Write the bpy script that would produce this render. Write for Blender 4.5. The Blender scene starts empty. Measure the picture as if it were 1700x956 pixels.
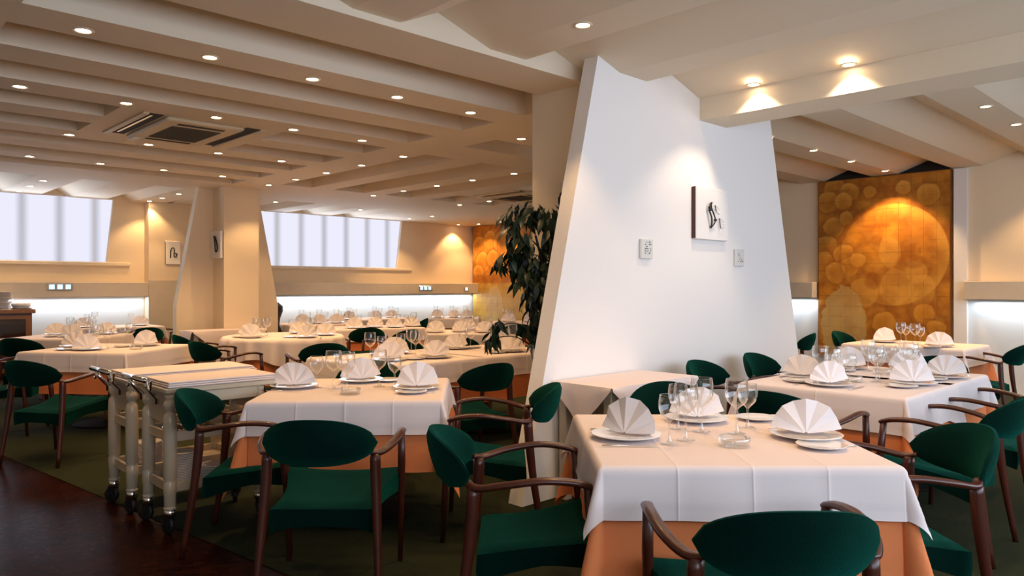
import bpy, math, random
from mathutils import Vector, Matrix, Euler
random.seed(7)
S = bpy.context.scene
COL = S.collection
PI = math.pi
R = math.radians

# ------------------------------------------------------------------ camera, world, lights, exposure
# World axes follow the building (X along the ceiling joists, Y along the cross beams).
EYE = (-3.1836, -3.2373, 1.35)
TURN = R(-43.9)
cd = bpy.data.cameras.new('camera'); cam = bpy.data.objects.new('camera', cd); COL.objects.link(cam)
cam.location = EYE; cam.rotation_euler = (R(90), 0, TURN)
cd.sensor_width = 36; cd.lens = 36 * 1240 / 1700; cd.shift_y = -3 / 1700; cd.clip_start = .05
S.camera = cam
S.view_settings.view_transform = 'Standard'; S.view_settings.look = 'None'
S.view_settings.gamma = 1; S.view_settings.use_curve_mapping = False
S.view_settings.exposure = 0.3
W = bpy.data.worlds.new('world'); S.world = W; W.use_nodes = True
W.node_tree.nodes['Background'].inputs[0].default_value = (.8, .85, 1, 1)
W.node_tree.nodes['Background'].inputs[1].default_value = .3
S.cycles.max_bounces = 10; S.cycles.diffuse_bounces = 5; S.cycles.glossy_bounces = 4
S.cycles.transmission_bounces = 10; S.cycles.transparent_max_bounces = 24
S.cycles.caustics_reflective = False; S.cycles.caustics_refractive = False
S.cycles.sample_clamp_indirect = 6
DAY = (.66, .80, 1.0)
WARM = (1.0, .60, .27)
SPOT_W = 34.0
def area(name, loc, rot, sx, sy, watts, color):
    l = bpy.data.lights.new(name, 'AREA'); l.shape = 'RECTANGLE'; l.size = sx; l.size_y = sy
    l.energy = watts; l.color = color
    o = bpy.data.objects.new(name, l); COL.objects.link(o); o.location = loc; o.rotation_euler = rot
    return o
# daylight entering by the window band in the wall behind and beside the camera
area('daylight_front', (.6, -5.25, 1.80), (R(86), 0, 0), 10.5, 1.7, 215, DAY)
area('daylight_back_window', (4.75, 9.85, 2.22), (R(-96), 0, 0), 2.8, .8, 20, DAY)
area('daylight_end_window', (-1.3, 9.85, 2.22), (R(-96), 0, 0), 3.4, .8, 24, DAY)

# ------------------------------------------------------------------ materials
def mat(name, color=(.8, .8, .8), rough=.6, metal=0, spec=.5, bump=None, var=None, sheen=0, coat=0):
    m = bpy.data.materials.new(name); m.use_nodes = True
    nt = m.node_tree; p = nt.nodes['Principled BSDF']
    p.inputs['Base Color'].default_value = (*color, 1); p.inputs['Roughness'].default_value = rough
    p.inputs['Metallic'].default_value = metal; p.inputs['Specular IOR Level'].default_value = spec
    if sheen: p.inputs['Sheen Weight'].default_value = sheen
    if coat: p.inputs['Coat Weight'].default_value = coat
    tc = nt.nodes.new('ShaderNodeTexCoord')
    if var:  # (scale, second colour)
        n = nt.nodes.new('ShaderNodeTexNoise'); n.inputs['Scale'].default_value = var[0]; n.inputs['Detail'].default_value = 6
        mx = nt.nodes.new('ShaderNodeMix'); mx.data_type = 'RGBA'
        mx.inputs['A'].default_value = (*color, 1); mx.inputs['B'].default_value = (*var[1], 1)
        nt.links.new(tc.outputs['Object'], n.inputs['Vector']); nt.links.new(n.outputs['Fac'], mx.inputs['Factor'])
        nt.links.new(mx.outputs['Result'], p.inputs['Base Color'])
    if bump:  # (scale, strength)
        n = nt.nodes.new('ShaderNodeTexNoise'); n.inputs['Scale'].default_value = bump[0]; n.inputs['Detail'].default_value = 4
        b = nt.nodes.new('ShaderNodeBump'); b.inputs['Strength'].default_value = bump[1]; b.inputs['Distance'].default_value = .01
        nt.links.new(tc.outputs['Object'], n.inputs['Vector']); nt.links.new(n.outputs['Fac'], b.inputs['Height'])
        nt.links.new(b.outputs['Normal'], p.inputs['Normal'])
    return m
def glow(name, color, strength):
    m = bpy.data.materials.new(name); m.use_nodes = True; nt = m.node_tree
    nt.nodes.remove(nt.nodes['Principled BSDF'])
    e = nt.nodes.new('ShaderNodeEmission'); e.inputs[0].default_value = (*color, 1); e.inputs[1].default_value = strength
    nt.links.new(e.outputs[0], nt.nodes['Material Output'].inputs[0]); return m

M = {}
M['plaster'] = mat('ceiling_paint', (.79, .67, .51), .75, bump=(60, .05))
M['wall'] = mat('wall_paint', (.85, .70, .50), .75, bump=(50, .05))
M['white'] = mat('white_wall_paint', (.87, .83, .80), .7, bump=(50, .04))
M['fin'] = mat('cream_wall_paint', (.84, .71, .53), .7, bump=(50, .04))
M['shelf'] = mat('limestone_ledge', (.66, .58, .46), .7, var=(9, (.58, .50, .39)))
M['niche'] = mat('lower_wall_paint', (.78, .79, .78), .6)
M['cloth'] = mat('white_linen', (.79, .685, .665), .85, bump=(700, .15))
M['napkin'] = mat('napkin_linen', (.85, .79, .79), .85, bump=(900, .1))
M['peach'] = mat('peach_undercloth', (.80, .235, .075), .85, bump=(700, .12))
M['green'] = mat('bottle_green_wool', (.0005, .013, .0095), .92, bump=(420, .5), spec=.05, sheen=.28)
_p = M['green'].node_tree.nodes['Principled BSDF']; _p.inputs['Sheen Tint'].default_value = (.03, .62, .42, 1); _p.inputs['Sheen Roughness'].default_value = .38
M['wood'] = mat('mahogany', (.078, .015, .006), .33, var=(14, (.042, .008, .004)), coat=.12)
M['china'] = mat('white_china', (.86, .82, .80), .12, spec=.6, coat=.5)
M['steel'] = mat('polished_steel', (.75, .72, .68), .18, metal=1)
M['chrome'] = mat('chrome', (.8, .8, .8), .1, metal=1)
M['black'] = mat('black_satin', (.008, .008, .009), .45)
M['rubber'] = mat('dark_rubber', (.012, .010, .010), .5)
M['iron'] = mat('dark_cast_iron', (.012, .009, .008), .75, spec=.12, bump=(80, .2))
M['cream'] = mat('cream_lacquer', (.56, .46, .33), .32, coat=.3)
M['panel'] = mat('cassette_plastic', (.66, .54, .36), .45)
M['grille'] = mat('brown_grille', (.075, .055, .028), .6)
M['gilt_back'] = mat('gilt_backing', (.28, .10, .01), .6)
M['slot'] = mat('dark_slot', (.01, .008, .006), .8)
M['oak'] = mat('orange_wood', (.36, .15, .035), .35, var=(20, (.24, .08, .02)))
M['cab_glass'] = mat('smoked_door_glass', (.015, .012, .010), .08, spec=.6)
M['leaf'] = mat('ficus_leaf', (.006, .020, .007), .4, spec=.5)
M['bark'] = mat('ficus_bark', (.035, .022, .014), .8, bump=(80, .4))
M['pot'] = mat('terracotta_pot', (.28, .10, .05), .7)
M['white_plastic'] = mat('white_plastic', (.72, .70, .66), .4)
M['ink'] = mat('dark_print', (.03, .05, .04), .6)
M['lens'] = glow('lamp_lens', (1, .72, .42), 30)
M['ring'] = mat('lamp_ring', (.8, .62, .42), .35)
M['tube'] = glow('cool_tube', (.85, .93, 1), 9)
M['led'] = glow('blue_switch_light', (.45, .75, 1), 1.6)

def glass_thin():
    m = bpy.data.materials.new('thin_glass'); m.use_nodes = True; nt = m.node_tree
    nt.nodes.remove(nt.nodes['Principled BSDF'])
    t = nt.nodes.new('ShaderNodeBsdfTransparent'); t.inputs[0].default_value = (.97, .97, .96, 1)
    g = nt.nodes.new('ShaderNodeBsdfGlossy'); g.inputs['Roughness'].default_value = .03; g.inputs[0].default_value = (1, 1, 1, 1)
    lw = nt.nodes.new('ShaderNodeLayerWeight'); lw.inputs[0].default_value = .5
    mr = nt.nodes.new('ShaderNodeMapRange'); mr.inputs['From Min'].default_value = .2; mr.inputs['From Max'].default_value = 1
    mr.inputs['To Min'].default_value = .09; mr.inputs['To Max'].default_value = .95
    mx = nt.nodes.new('ShaderNodeMixShader')
    nt.links.new(lw.outputs['Facing'], mr.inputs['Value']); nt.links.new(mr.outputs[0], mx.inputs[0])
    nt.links.new(t.outputs[0], mx.inputs[1]); nt.links.new(g.outputs[0], mx.inputs[2])
    nt.links.new(mx.outputs[0], nt.nodes['Material Output'].inputs[0]); return m
M['glass'] = glass_thin()

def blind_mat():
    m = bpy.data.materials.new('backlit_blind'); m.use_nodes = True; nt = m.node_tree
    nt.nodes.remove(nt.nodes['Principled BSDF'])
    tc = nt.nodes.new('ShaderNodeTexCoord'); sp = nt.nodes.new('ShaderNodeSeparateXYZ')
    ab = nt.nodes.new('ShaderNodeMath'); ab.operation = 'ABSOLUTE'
    edge_shade = nt.nodes.new('ShaderNodeMapRange'); edge_shade.interpolation_type = 'SMOOTHSTEP'  # glow dims toward panel edges: mullion shadow put into the emission
    edge_shade.inputs['From Min'].default_value = .14; edge_shade.inputs['From Max'].default_value = .25
    edge_shade.inputs['To Min'].default_value = .80; edge_shade.inputs['To Max'].default_value = .50
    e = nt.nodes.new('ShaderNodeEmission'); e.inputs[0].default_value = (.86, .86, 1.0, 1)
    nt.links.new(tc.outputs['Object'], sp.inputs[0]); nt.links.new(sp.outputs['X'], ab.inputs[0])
    nt.links.new(ab.outputs[0], edge_shade.inputs['Value']); nt.links.new(edge_shade.outputs[0], e.inputs[1])
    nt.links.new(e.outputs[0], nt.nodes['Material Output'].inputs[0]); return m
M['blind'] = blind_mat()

def parquet():
    m = mat('dark_mosaic_parquet', (.03, .008, .005), .3, spec=.09)
    nt = m.node_tree; p = nt.nodes['Principled BSDF']; tc = nt.nodes['Texture Coordinate']
    mp = nt.nodes.new('ShaderNodeMapping'); mp.inputs['Scale'].default_value = (1, 1, 1); mp.inputs['Rotation'].default_value = (0, 0, R(45))
    b = nt.nodes.new('ShaderNodeTexBrick'); b.inputs['Scale'].default_value = 9
    b.inputs['Color1'].default_value = (.030, .007, .004, 1); b.inputs['Color2'].default_value = (.012, .0035, .0025, 1)
    b.inputs['Mortar'].default_value = (.006, .003, .003, 1); b.inputs['Mortar Size'].default_value = .012
    b.inputs['Brick Width'].default_value = .5; b.inputs['Row Height'].default_value = .25
    bp = nt.nodes.new('ShaderNodeBump'); bp.inputs['Strength'].default_value = .3; bp.inputs['Distance'].default_value = .003
    n = nt.nodes.new('ShaderNodeTexNoise'); n.inputs['Scale'].default_value = 30
    rm = nt.nodes.new('ShaderNodeMapRange'); rm.inputs['To Min'].default_value = .22; rm.inputs['To Max'].default_value = .38; p.inputs['IOR'].default_value = 1.16
    inv = nt.nodes.new('ShaderNodeMath'); inv.operation = 'SUBTRACT'; inv.inputs[0].default_value = 1
    L = nt.links.new
    L(tc.outputs['Object'], mp.inputs[0]); L(mp.outputs[0], b.inputs['Vector']); L(b.outputs['Color'], p.inputs['Base Color'])
    L(b.outputs['Fac'], inv.inputs[1]); L(inv.outputs[0], bp.inputs['Height']); L(bp.outputs['Normal'], p.inputs['Normal'])
    L(tc.outputs['Object'], n.inputs['Vector']); L(n.outputs['Fac'], rm.inputs['Value']); L(rm.outputs[0], p.inputs['Roughness'])
    return m
M['parquet'] = parquet()
M['carpet'] = mat('olive_carpet', (.030, .036, .016), .95, var=(3, (.021, .025, .012)), bump=(300, .6), spec=.1)

def mural_mat(name, cb, cz, kind):
    """Gilded squares painted with clouds, a disc and pale rocks; the painting is laid out in metres on the wall."""
    m = mat(name, (.5, .2, .02), .5, spec=.4)
    nt = m.node_tree; p = nt.nodes['Principled BSDF']; L = nt.links.new
    geo = nt.nodes.new('ShaderNodeNewGeometry'); sp = nt.nodes.new('ShaderNodeSeparateXYZ')
    L(geo.outputs['Position'], sp.inputs[0])
    def mth(op, a, b=None, c=None, clamp=False):
        n = nt.nodes.new('ShaderNodeMath'); n.operation = op; n.use_clamp = clamp
        for i, v in enumerate((a, b, c)):
            if v is None: continue
            if isinstance(v, (int, float)): n.inputs[i].default_value = v
            else: L(v, n.inputs[i])
        return n.outputs[0]
    nz = nt.nodes.new('ShaderNodeTexNoise'); nz.inputs['Scale'].default_value = 4.0; nz.inputs['Detail'].default_value = 5
    L(geo.outputs['Position'], nz.inputs['Vector'])
    ns = nt.nodes.new('ShaderNodeTexNoise'); ns.inputs['Scale'].default_value = 7; ns.inputs['Detail'].default_value = 4
    L(geo.outputs['Position'], ns.inputs['Vector'])
    wob = mth('MULTIPLY', mth('SUBTRACT', ns.outputs['Fac'], .5), .085)
    u = mth('SUBTRACT', cb, sp.outputs['Y'])      # metres to the viewer's right of the mural's middle
    v = mth('SUBTRACT', sp.outputs['Z'], cz)
    def dist(x, y, sx=1, sy=1):
        dx = mth('DIVIDE', mth('SUBTRACT', u, x), sx); dy = mth('DIVIDE', mth('SUBTRACT', v, y), sy)
        return mth('SQRT', mth('ADD', mth('MULTIPLY', dx, dx), mth('MULTIPLY', dy, dy)))
    def step(d, e0, e1):  # 1 inside e0, 0 outside e1
        n = nt.nodes.new('ShaderNodeMapRange'); n.interpolation_type = 'SMOOTHSTEP'
        n.inputs['From Min'].default_value = e0; n.inputs['From Max'].default_value = e1
        n.inputs['To Min'].default_value = 1; n.inputs['To Max'].default_value = 0
        L(d, n.inputs['Value']); return n.outputs[0]
    def over(base, color, fac, k=1.0):
        n = nt.nodes.new('ShaderNodeMix'); n.data_type = 'RGBA'
        if isinstance(base, tuple): n.inputs['A'].default_value = (*base, 1)
        else: L(base, n.inputs['A'])
        if isinstance(color, tuple): n.inputs['B'].default_value = (*color, 1)
        else: L(color, n.inputs['B'])
        L(mth('MULTIPLY', fac, k), n.inputs['Factor']); return n.outputs['Result']
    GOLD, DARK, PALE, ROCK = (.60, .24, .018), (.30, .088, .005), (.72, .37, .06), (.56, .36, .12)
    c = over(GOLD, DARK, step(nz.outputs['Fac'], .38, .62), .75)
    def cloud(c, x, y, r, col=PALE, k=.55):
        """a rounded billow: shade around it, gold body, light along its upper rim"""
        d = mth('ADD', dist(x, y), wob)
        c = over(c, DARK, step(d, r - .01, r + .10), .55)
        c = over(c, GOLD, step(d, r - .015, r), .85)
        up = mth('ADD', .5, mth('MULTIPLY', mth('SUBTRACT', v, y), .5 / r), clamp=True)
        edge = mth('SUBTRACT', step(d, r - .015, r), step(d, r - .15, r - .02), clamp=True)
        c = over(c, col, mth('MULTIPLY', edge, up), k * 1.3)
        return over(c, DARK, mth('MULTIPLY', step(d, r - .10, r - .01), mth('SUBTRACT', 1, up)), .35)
    vo = nt.nodes.new('ShaderNodeTexVoronoi'); vo.inputs['Scale'].default_value = 3.4
    wv = nt.nodes.new('ShaderNodeVectorMath'); wv.operation = 'MULTIPLY_ADD'; wv.inputs[1].default_value = (.16, .16, .16)
    L(ns.outputs['Color'], wv.inputs[0]); L(geo.outputs['Position'], wv.inputs[2]); L(wv.outputs[0], vo.inputs['Vector'])
    vs2 = nt.nodes.new('ShaderNodeTexVoronoi'); vs2.inputs['Scale'].default_value = 8.0; L(wv.outputs[0], vs2.inputs['Vector'])
    c = over(c, DARK, mth('SUBTRACT', 1, step(vo.outputs['Distance'], .35, .75)), .55)
    c = over(c, PALE, step(vs2.outputs['Distance'], .05, .5), .22)
    if kind == 'disc':
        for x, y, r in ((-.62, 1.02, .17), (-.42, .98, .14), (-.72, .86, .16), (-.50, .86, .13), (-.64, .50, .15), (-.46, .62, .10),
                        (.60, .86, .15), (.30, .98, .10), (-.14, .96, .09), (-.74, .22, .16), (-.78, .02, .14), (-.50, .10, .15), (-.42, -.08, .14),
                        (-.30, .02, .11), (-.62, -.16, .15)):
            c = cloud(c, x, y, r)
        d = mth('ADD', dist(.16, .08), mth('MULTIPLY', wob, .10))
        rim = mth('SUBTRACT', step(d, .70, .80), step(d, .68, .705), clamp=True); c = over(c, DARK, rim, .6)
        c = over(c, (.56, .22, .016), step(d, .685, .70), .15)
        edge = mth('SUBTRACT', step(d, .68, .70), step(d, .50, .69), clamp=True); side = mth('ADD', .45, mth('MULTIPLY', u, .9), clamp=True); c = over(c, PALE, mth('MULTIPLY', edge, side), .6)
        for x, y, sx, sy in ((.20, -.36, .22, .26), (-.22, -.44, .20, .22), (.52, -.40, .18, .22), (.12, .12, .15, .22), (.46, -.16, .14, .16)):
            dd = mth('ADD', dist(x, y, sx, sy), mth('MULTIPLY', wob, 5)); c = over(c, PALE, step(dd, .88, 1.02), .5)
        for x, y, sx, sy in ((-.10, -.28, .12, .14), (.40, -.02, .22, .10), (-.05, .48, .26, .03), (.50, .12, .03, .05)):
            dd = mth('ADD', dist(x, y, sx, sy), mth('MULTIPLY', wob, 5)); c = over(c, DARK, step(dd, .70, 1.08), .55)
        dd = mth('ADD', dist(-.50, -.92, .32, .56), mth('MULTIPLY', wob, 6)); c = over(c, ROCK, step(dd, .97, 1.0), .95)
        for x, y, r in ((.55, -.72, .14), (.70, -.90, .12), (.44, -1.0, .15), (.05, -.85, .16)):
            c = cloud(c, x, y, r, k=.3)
    else:
        for x, y, r in ((-.55, .62, .26), (-.20, .78, .22), (.20, .70, .28), (-.45, .28, .24), (-.10, .36, .2), (.3, .2, .26), (-.6, .05, .18)):
            c = cloud(c, x, y, r, k=.75)
        band = mth('MULTIPLY', step(mth('ABSOLUTE', mth('SUBTRACT', v, -.10)), .07, .12), 1.0); c = over(c, DARK, band, .7)
        c = over(c, (.55, .36, .06), step(v, -.26, -.16), .7)
        dd = mth('ADD', dist(-.05, -.80, .28, .55), mth('MULTIPLY', wob, 3.2)); c = over(c, (.56, .38, .15), step(dd, .97, 1.0), .95)
        dd = mth('ADD', dist(.55, -.70, .2, .5), mth('MULTIPLY', wob, 1.4)); c = over(c, (.56, .34, .10), step(dd, .97, 1.0), .7)
    c = over(c, DARK, step(nz.outputs['Fac'], .30, .58), .30)
    c = over(c, PALE, mth('SUBTRACT', 1, step(ns.outputs['Fac'], .45, .75)), .25)
    L(c, p.inputs['Base Color']); return m

# ------------------------------------------------------------------ mesh building
class MB:
    def __init__(s): s.v = []; s.f = []; s.sm = []
    def add(s, vs, fs, smooth=False):
        n = len(s.v); s.v += [tuple(p) for p in vs]; s.f += [tuple(i + n for i in f) for f in fs]; s.sm += [smooth] * len(fs); return s
    def box(s, x0, x1, y0, y1, z0, z1):
        v = [(x, y, z) for z in (z0, z1) for y in (y0, y1) for x in (x0, x1)]
        return s.add(v, [(0, 2, 3, 1), (4, 5, 7, 6), (0, 1, 5, 4), (2, 6, 7, 3), (0, 4, 6, 2), (1, 3, 7, 5)])
    def rbox(s, x0, x1, y0, y1, z0, z1, c=.006):
        """box with chamfered vertical and top edges"""
        out = lambda d: [(x0 + c - d, y0 - d + c), (x1 - c + d, y0 + c - d), (x1 - c + d, y1 - c + d), (x0 + c - d, y1 - c + d)]
        def ring(i, z):
            a, b, e, f = x0 + i, x1 - i, y0 + i, y1 - i; k = c
            return [(a + k, e, z), (b - k, e, z), (b, e + k, z), (b, f - k, z), (b - k, f, z), (a + k, f, z), (a, f - k, z), (a, e + k, z)]
        rs = [ring(c, z0), ring(0, z0 + c), ring(0, z1 - c), ring(c, z1)]
        v = [p for r in rs for p in r]; f = [tuple(range(7, -1, -1)), tuple(range(24, 32))]
        for j in range(3):
            for i in range(8): f.append((j * 8 + i, j * 8 + (i + 1) % 8, j * 8 + 8 + (i + 1) % 8, j * 8 + 8 + i))
        return s.add(v, f)
    def prism(s, poly, axis, a0, a1):
        """extrude a polygon; axis 'y': poly is (x,z); 'x': poly is (y,z); 'z': poly is (x,y)"""
        P = {'y': lambda p, t: (p[0], t, p[1]), 'x': lambda p, t: (t, p[0], p[1]), 'z': lambda p, t: (p[0], p[1], t)}[axis]
        n = len(poly); v = [P(p, a0) for p in poly] + [P(p, a1) for p in poly]
        return s.add(v, [tuple(range(n)), tuple(range(2 * n - 1, n - 1, -1))] + [(i, i + n, (i + 1) % n + n, (i + 1) % n) for i in range(n)])
    def lathe(s, prof, n=20, c=(0, 0, 0), caps=False, smooth=True):
        v = []; f = []
        for r, z in prof:
            for i in range(n):
                t = 2 * PI * i / n; v.append((c[0] + r * math.cos(t), c[1] + r * math.sin(t), c[2] + z))
        for j in range(len(prof) - 1):
            for i in range(n): f.append((j * n + i, j * n + (i + 1) % n, (j + 1) * n + (i + 1) % n, (j + 1) * n + i))
        if caps: f += [tuple(range(n - 1, -1, -1)), tuple(range((len(prof) - 1) * n, len(prof) * n))]
        return s.add(v, f, smooth)
    def tube(s, pts, rad, n=8, flat=1.0, smooth=True):
        pts = [Vector(p) for p in pts]; rs = rad if isinstance(rad, (list, tuple)) else [rad] * len(pts); v = []; f = []
        for k, p in enumerate(pts):
            t = (pts[min(k + 1, len(pts) - 1)] - pts[max(k - 1, 0)]).normalized()
            ref = Vector((0, 0, 1)) if abs(t.z) < .9 else Vector((1, 0, 0))
            x = t.cross(ref).normalized(); y = x.cross(t)
            for i in range(n):
                a = 2 * PI * i / n; v.append(p + x * (rs[k] * math.cos(a)) + y * (rs[k] * flat * math.sin(a)))
        for k in range(len(pts) - 1):
            for i in range(n): f.append((k * n + i, k * n + (i + 1) % n, (k + 1) * n + (i + 1) % n, (k + 1) * n + i))
        f += [tuple(range(n - 1, -1, -1)), tuple(range((len(pts) - 1) * n, len(pts) * n))]
        return s.add(v, f, smooth)
    def grid(s, fn, nu, nv, smooth=True):
        v = [fn(i / nu, j / nv) for j in range(nv + 1) for i in range(nu + 1)]; w = nu + 1
        return s.add(v, [(j * w + i, j * w + i + 1, (j + 1) * w + i + 1, (j + 1) * w + i) for j in range(nv) for i in range(nu)], smooth)
    def mesh(s, name, m):
        me = bpy.data.meshes.new(name); me.from_pydata(s.v, [], s.f); me.polygons.foreach_set('use_smooth', s.sm)
        if m is not None: me.materials.append(m)
        me.update(); return me
def bez(p, n=8):
    """smooth curve through the points"""
    p = [Vector(q) for q in p]; out = []
    for i in range(len(p) - 1):
        a, b, c, d = p[max(i - 1, 0)], p[i], p[i + 1], p[min(i + 2, len(p) - 1)]
        for k in range(n):
            t = k / n; out.append(.5 * ((2 * b) + (c - a) * t + (2 * a - 5 * b + 4 * c - d) * t * t + (3 * b - a - 3 * c + d) * t ** 3))
    out.append(p[-1]); return out

def link(name, data=None, parent=None, loc=None, rz=0):
    o = bpy.data.objects.new(name, data); COL.objects.link(o)
    if parent is not None: o.parent = parent
    if loc is not None: o.location = loc
    if rz: o.rotation_euler = (0, 0, rz)
    return o
def part(name, mb, m, parent, loc=None, rz=0):
    return link(name, mb.mesh(name, m) if isinstance(mb, MB) else mb, parent, loc, rz)
def tag(o, label, cat, group=None):
    o['label'] = label; o['category'] = cat
    if group: o['group'] = group
    return o
def thing(name, label, cat, loc=(0, 0, 0), rz=0, group=None, data=None):
    return tag(link(name, data, None, loc, rz), label, cat, group)
def struct(name, mb, m, label=None):
    o = link(name, mb.mesh(name, m) if mb else None); o['kind'] = 'structure'
    if label: o['label'] = label
    return o
def spart(name, mb, m, parent):
    o = part(name, mb, m, parent); o['kind'] = 'structure'; return o
def cam_to_world(x, y):
    """the loose tables stand on a grid turned against the building: x across, y deep, in metres"""
    return (-3.1836 + .7207 * x + .6933 * y, -3.2373 - .6933 * x + .7207 * y)  # callers pass camera-frame positions, mostly worked back from image pixels

# ------------------------------------------------------------------ room shell
ZB, ZJ, ZA, ZT, ZL = 2.665, 2.75, 2.80, 3.13, 3.30      # deep beam, joists, edge beam, recess, lid
A0, A1, A2, B0, B1 = -5.5, 7.65, 8.35, -5.5, 10.06  # joist bays, windows, far pillar, lamps, back wall: coordinates scaled about the camera
floor = struct('floor', MB().box(A0 - .2, A2 + .2, B0 - .2, B1 + .3, -.1, 0), M['parquet'], 'dark red mosaic parquet floor')
spart('carpet', MB().prism([(-1.745 + (1.886 - B0) * .12, B0), (A2, B0), (A2, B1), (-1.745 + (1.886 - B1) * .12, B1)], 'z', 0, .004), M['carpet'], floor)

ceiling = struct('ceiling', MB().box(A0 - .2, A2 + .2, B0 - .2, B1 + .3, ZL, ZL + .1), M['plaster'], 'cream ceiling of joists and folded plates')
def soffit(name, x0, x1, y0, y1, z, zt=ZL): return spart(name, MB().box(x0, x1, y0, y1, z, zt), M['plaster'], ceiling)
soffit('edge_beam', A0, .90, .245, .71, ZA)
soffit('cross_beam', 1.143, 1.664, .71, 6.767, ZJ)
soffit('edge_soffit', A0, -2.371, .71, 6.767, ZJ)
soffit('bay_lid', -2.371, 1.143, .71, 6.767, ZT)
soffit('pillar_line_beam', A0, A2, 6.767, 7.693, ZJ)
for k in range(7):
    c = 1.284 + .809 * k
    if k == 3:
        soffit('joist', -2.371, -1.338, c - .18, c + .18, ZJ, ZT); soffit('joist', .025, 1.143, c - .18, c + .18, ZJ, ZT)
        continue
    soffit('joist', -2.371, 1.143, c - .18, c + .18, ZJ, ZT)
soffit('cassette_soffit', -1.338, .025, 3.084, 4.34, ZJ, ZT)
# far bay: flat bands and joists turned the other way
soffit('flat_band', 1.664, 2.4, .71, 2.019, ZJ)
soffit('flat_band', 1.664, A2, 2.498, 3.115, ZJ)
soffit('bay_lid', 1.664, 2.4, 2.019, 2.498, ZT)
soffit('flat_band', .90, 2.0, .245, .71, 2.84)
soffit('bay_lid', 1.664, A2, 3.115, 6.384, ZT)
soffit('flat_band', 1.664, A2, 6.384, 6.767, ZJ)
for x0, x1 in ((2.122, 2.452), (2.995, 3.346), (3.868, 4.219), (4.741, 5.103), (5.614, 5.976), (6.487, 6.849), (7.36, 7.722)):
    soffit('joist', x0, x1, 3.115, 6.384, ZJ, ZT)
soffit('cassette_soffit', 4.219, 5.688, 4.361, 5.639, ZJ, ZT)
# folded plates
def fold_poly(lo, hi, start, flat, rise, period, zv, h):
    pts = []; k = math.floor((lo - start) / period) - 1
    raw = []
    while start + k * period < hi + period:
        s = start + k * period; raw += [(s, zv), (s + flat, zv), (s + flat + rise, zv + h)]; k += 1
    for (x, z), (x2, z2) in zip(raw, raw[1:]):
        if x2 < lo or x > hi: continue
        if x <= lo <= x2 and x2 > x: pts.append((lo, z + (z2 - z) * (lo - x) / (x2 - x)))
        if lo < x2 < hi: pts.append((x2, z2))
        if x <= hi <= x2 and x2 > x: pts.append((hi, z + (z2 - z) * (hi - x) / (x2 - x)))
    return pts
def folded(name, axis, lo, hi, t0, t1, start, flat, rise, period, zv, h):
    """each fold plate is a slab of its own, thick enough to meet the lid"""
    pts = fold_poly(lo, hi, start, flat, rise, period, zv, h)
    for (x, z), (x2, z2) in zip(pts, pts[1:]):
        if x2 - x < 1e-4: continue
        spart(name, MB().prism([(x, z), (x2, z2), (x2, ZL), (x, ZL)], axis, t0, t1), M['plaster'], ceiling)
folded('fold_plate', 'y', A0, 2.0, B0, .245, .98, .31, .27, 1.0, 2.84, .125)
folded('fold_plate', 'x', B0, 2.498, 2.4, A1, .43, .345, .28, 1.0, 2.875, .135)
folded('fold_plate', 'y', A0, 1.43, 7.693, B1, -.965, .50, .20, .905, ZJ, .14)
folded('fold_plate', 'y', 1.43, 5.263, 8.14, B1, 3.165, .394, .234, .905, ZJ, .15)
soffit('flat_band', 1.43, A2, 7.693, 8.14, ZJ); soffit('flat_band', 5.263, A2, 8.14, B1, ZJ)
beam = struct('beam', MB().box(2.0, 2.4, B0, .0, ZB, ZL), M['plaster'], 'deep cream beam running over the white fin wall')

# walls
def wall_with_windows(name, holes, m):
    """wall on the plane y = B1 with trapezoid openings (bottom a0,a1,z0; top a0,a1,z1)"""
    mb = MB(); zb, zt = ZW; y = B1
    mb.add([(A0, y, 0), (A2, y, 0), (A2, y, zb), (A0, y, zb)], [(0, 1, 2, 3)]); mb.add([(A0, y, zt), (A2, y, zt), (A2, y, ZL), (A0, y, ZL)], [(0, 1, 2, 3)])
    xb = A0; xt = A0
    for (b0, b1, t0, t1) in holes:
        mb.add([(xb, y, zb), (b0, y, zb), (t0, y, zt), (xt, y, zt)], [(0, 1, 2, 3)])
        r = y + .16
        for p, q in (((b0, zb), (t0, zt)), ((b1, zb), (t1, zt)), ((b0, zb), (b1, zb)), ((t0, zt), (t1, zt))):
            mb.add([(p[0], y, p[1]), (q[0], y, q[1]), (q[0], r, q[1]), (p[0], r, p[1])], [(0, 1, 2, 3)])
        xb, xt = b1, t1
    mb.add([(xb, y, zb), (A2, y, zb), (A2, y, zt), (xt, y, zt)], [(0, 1, 2, 3)])
    mb.box(A0, A2, y + .16, y + .24, 0, ZL)
    return struct(name, mb, m)
ZW = (1.733, 2.766)
W1 = (-3.361, .482, -3.52, .589); W2 = (3.304, 6.189, 3.101, 6.317)
wall_with_windows('wall_back', (W1, W2), M['wall'])['label'] = 'cream wall with two slanted windows'
struct('wall_right', MB().box(A1, A1 + .2, B0, 2.6, 0, ZL).box(A1, A2, 2.6, 2.8, 0, ZL).box(A2, A2 + .2, 2.6, B1, 0, ZL), M['wall'], 'cream wall carrying the gold murals')
struct('wall_left', MB().box(A0 - .2, A0, B0, B1, 0, ZL), M['wall'])
struct('wall_front', MB().box(A0, A1, B0 - .2, B0, 0, ZL), M['wall'])
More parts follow.
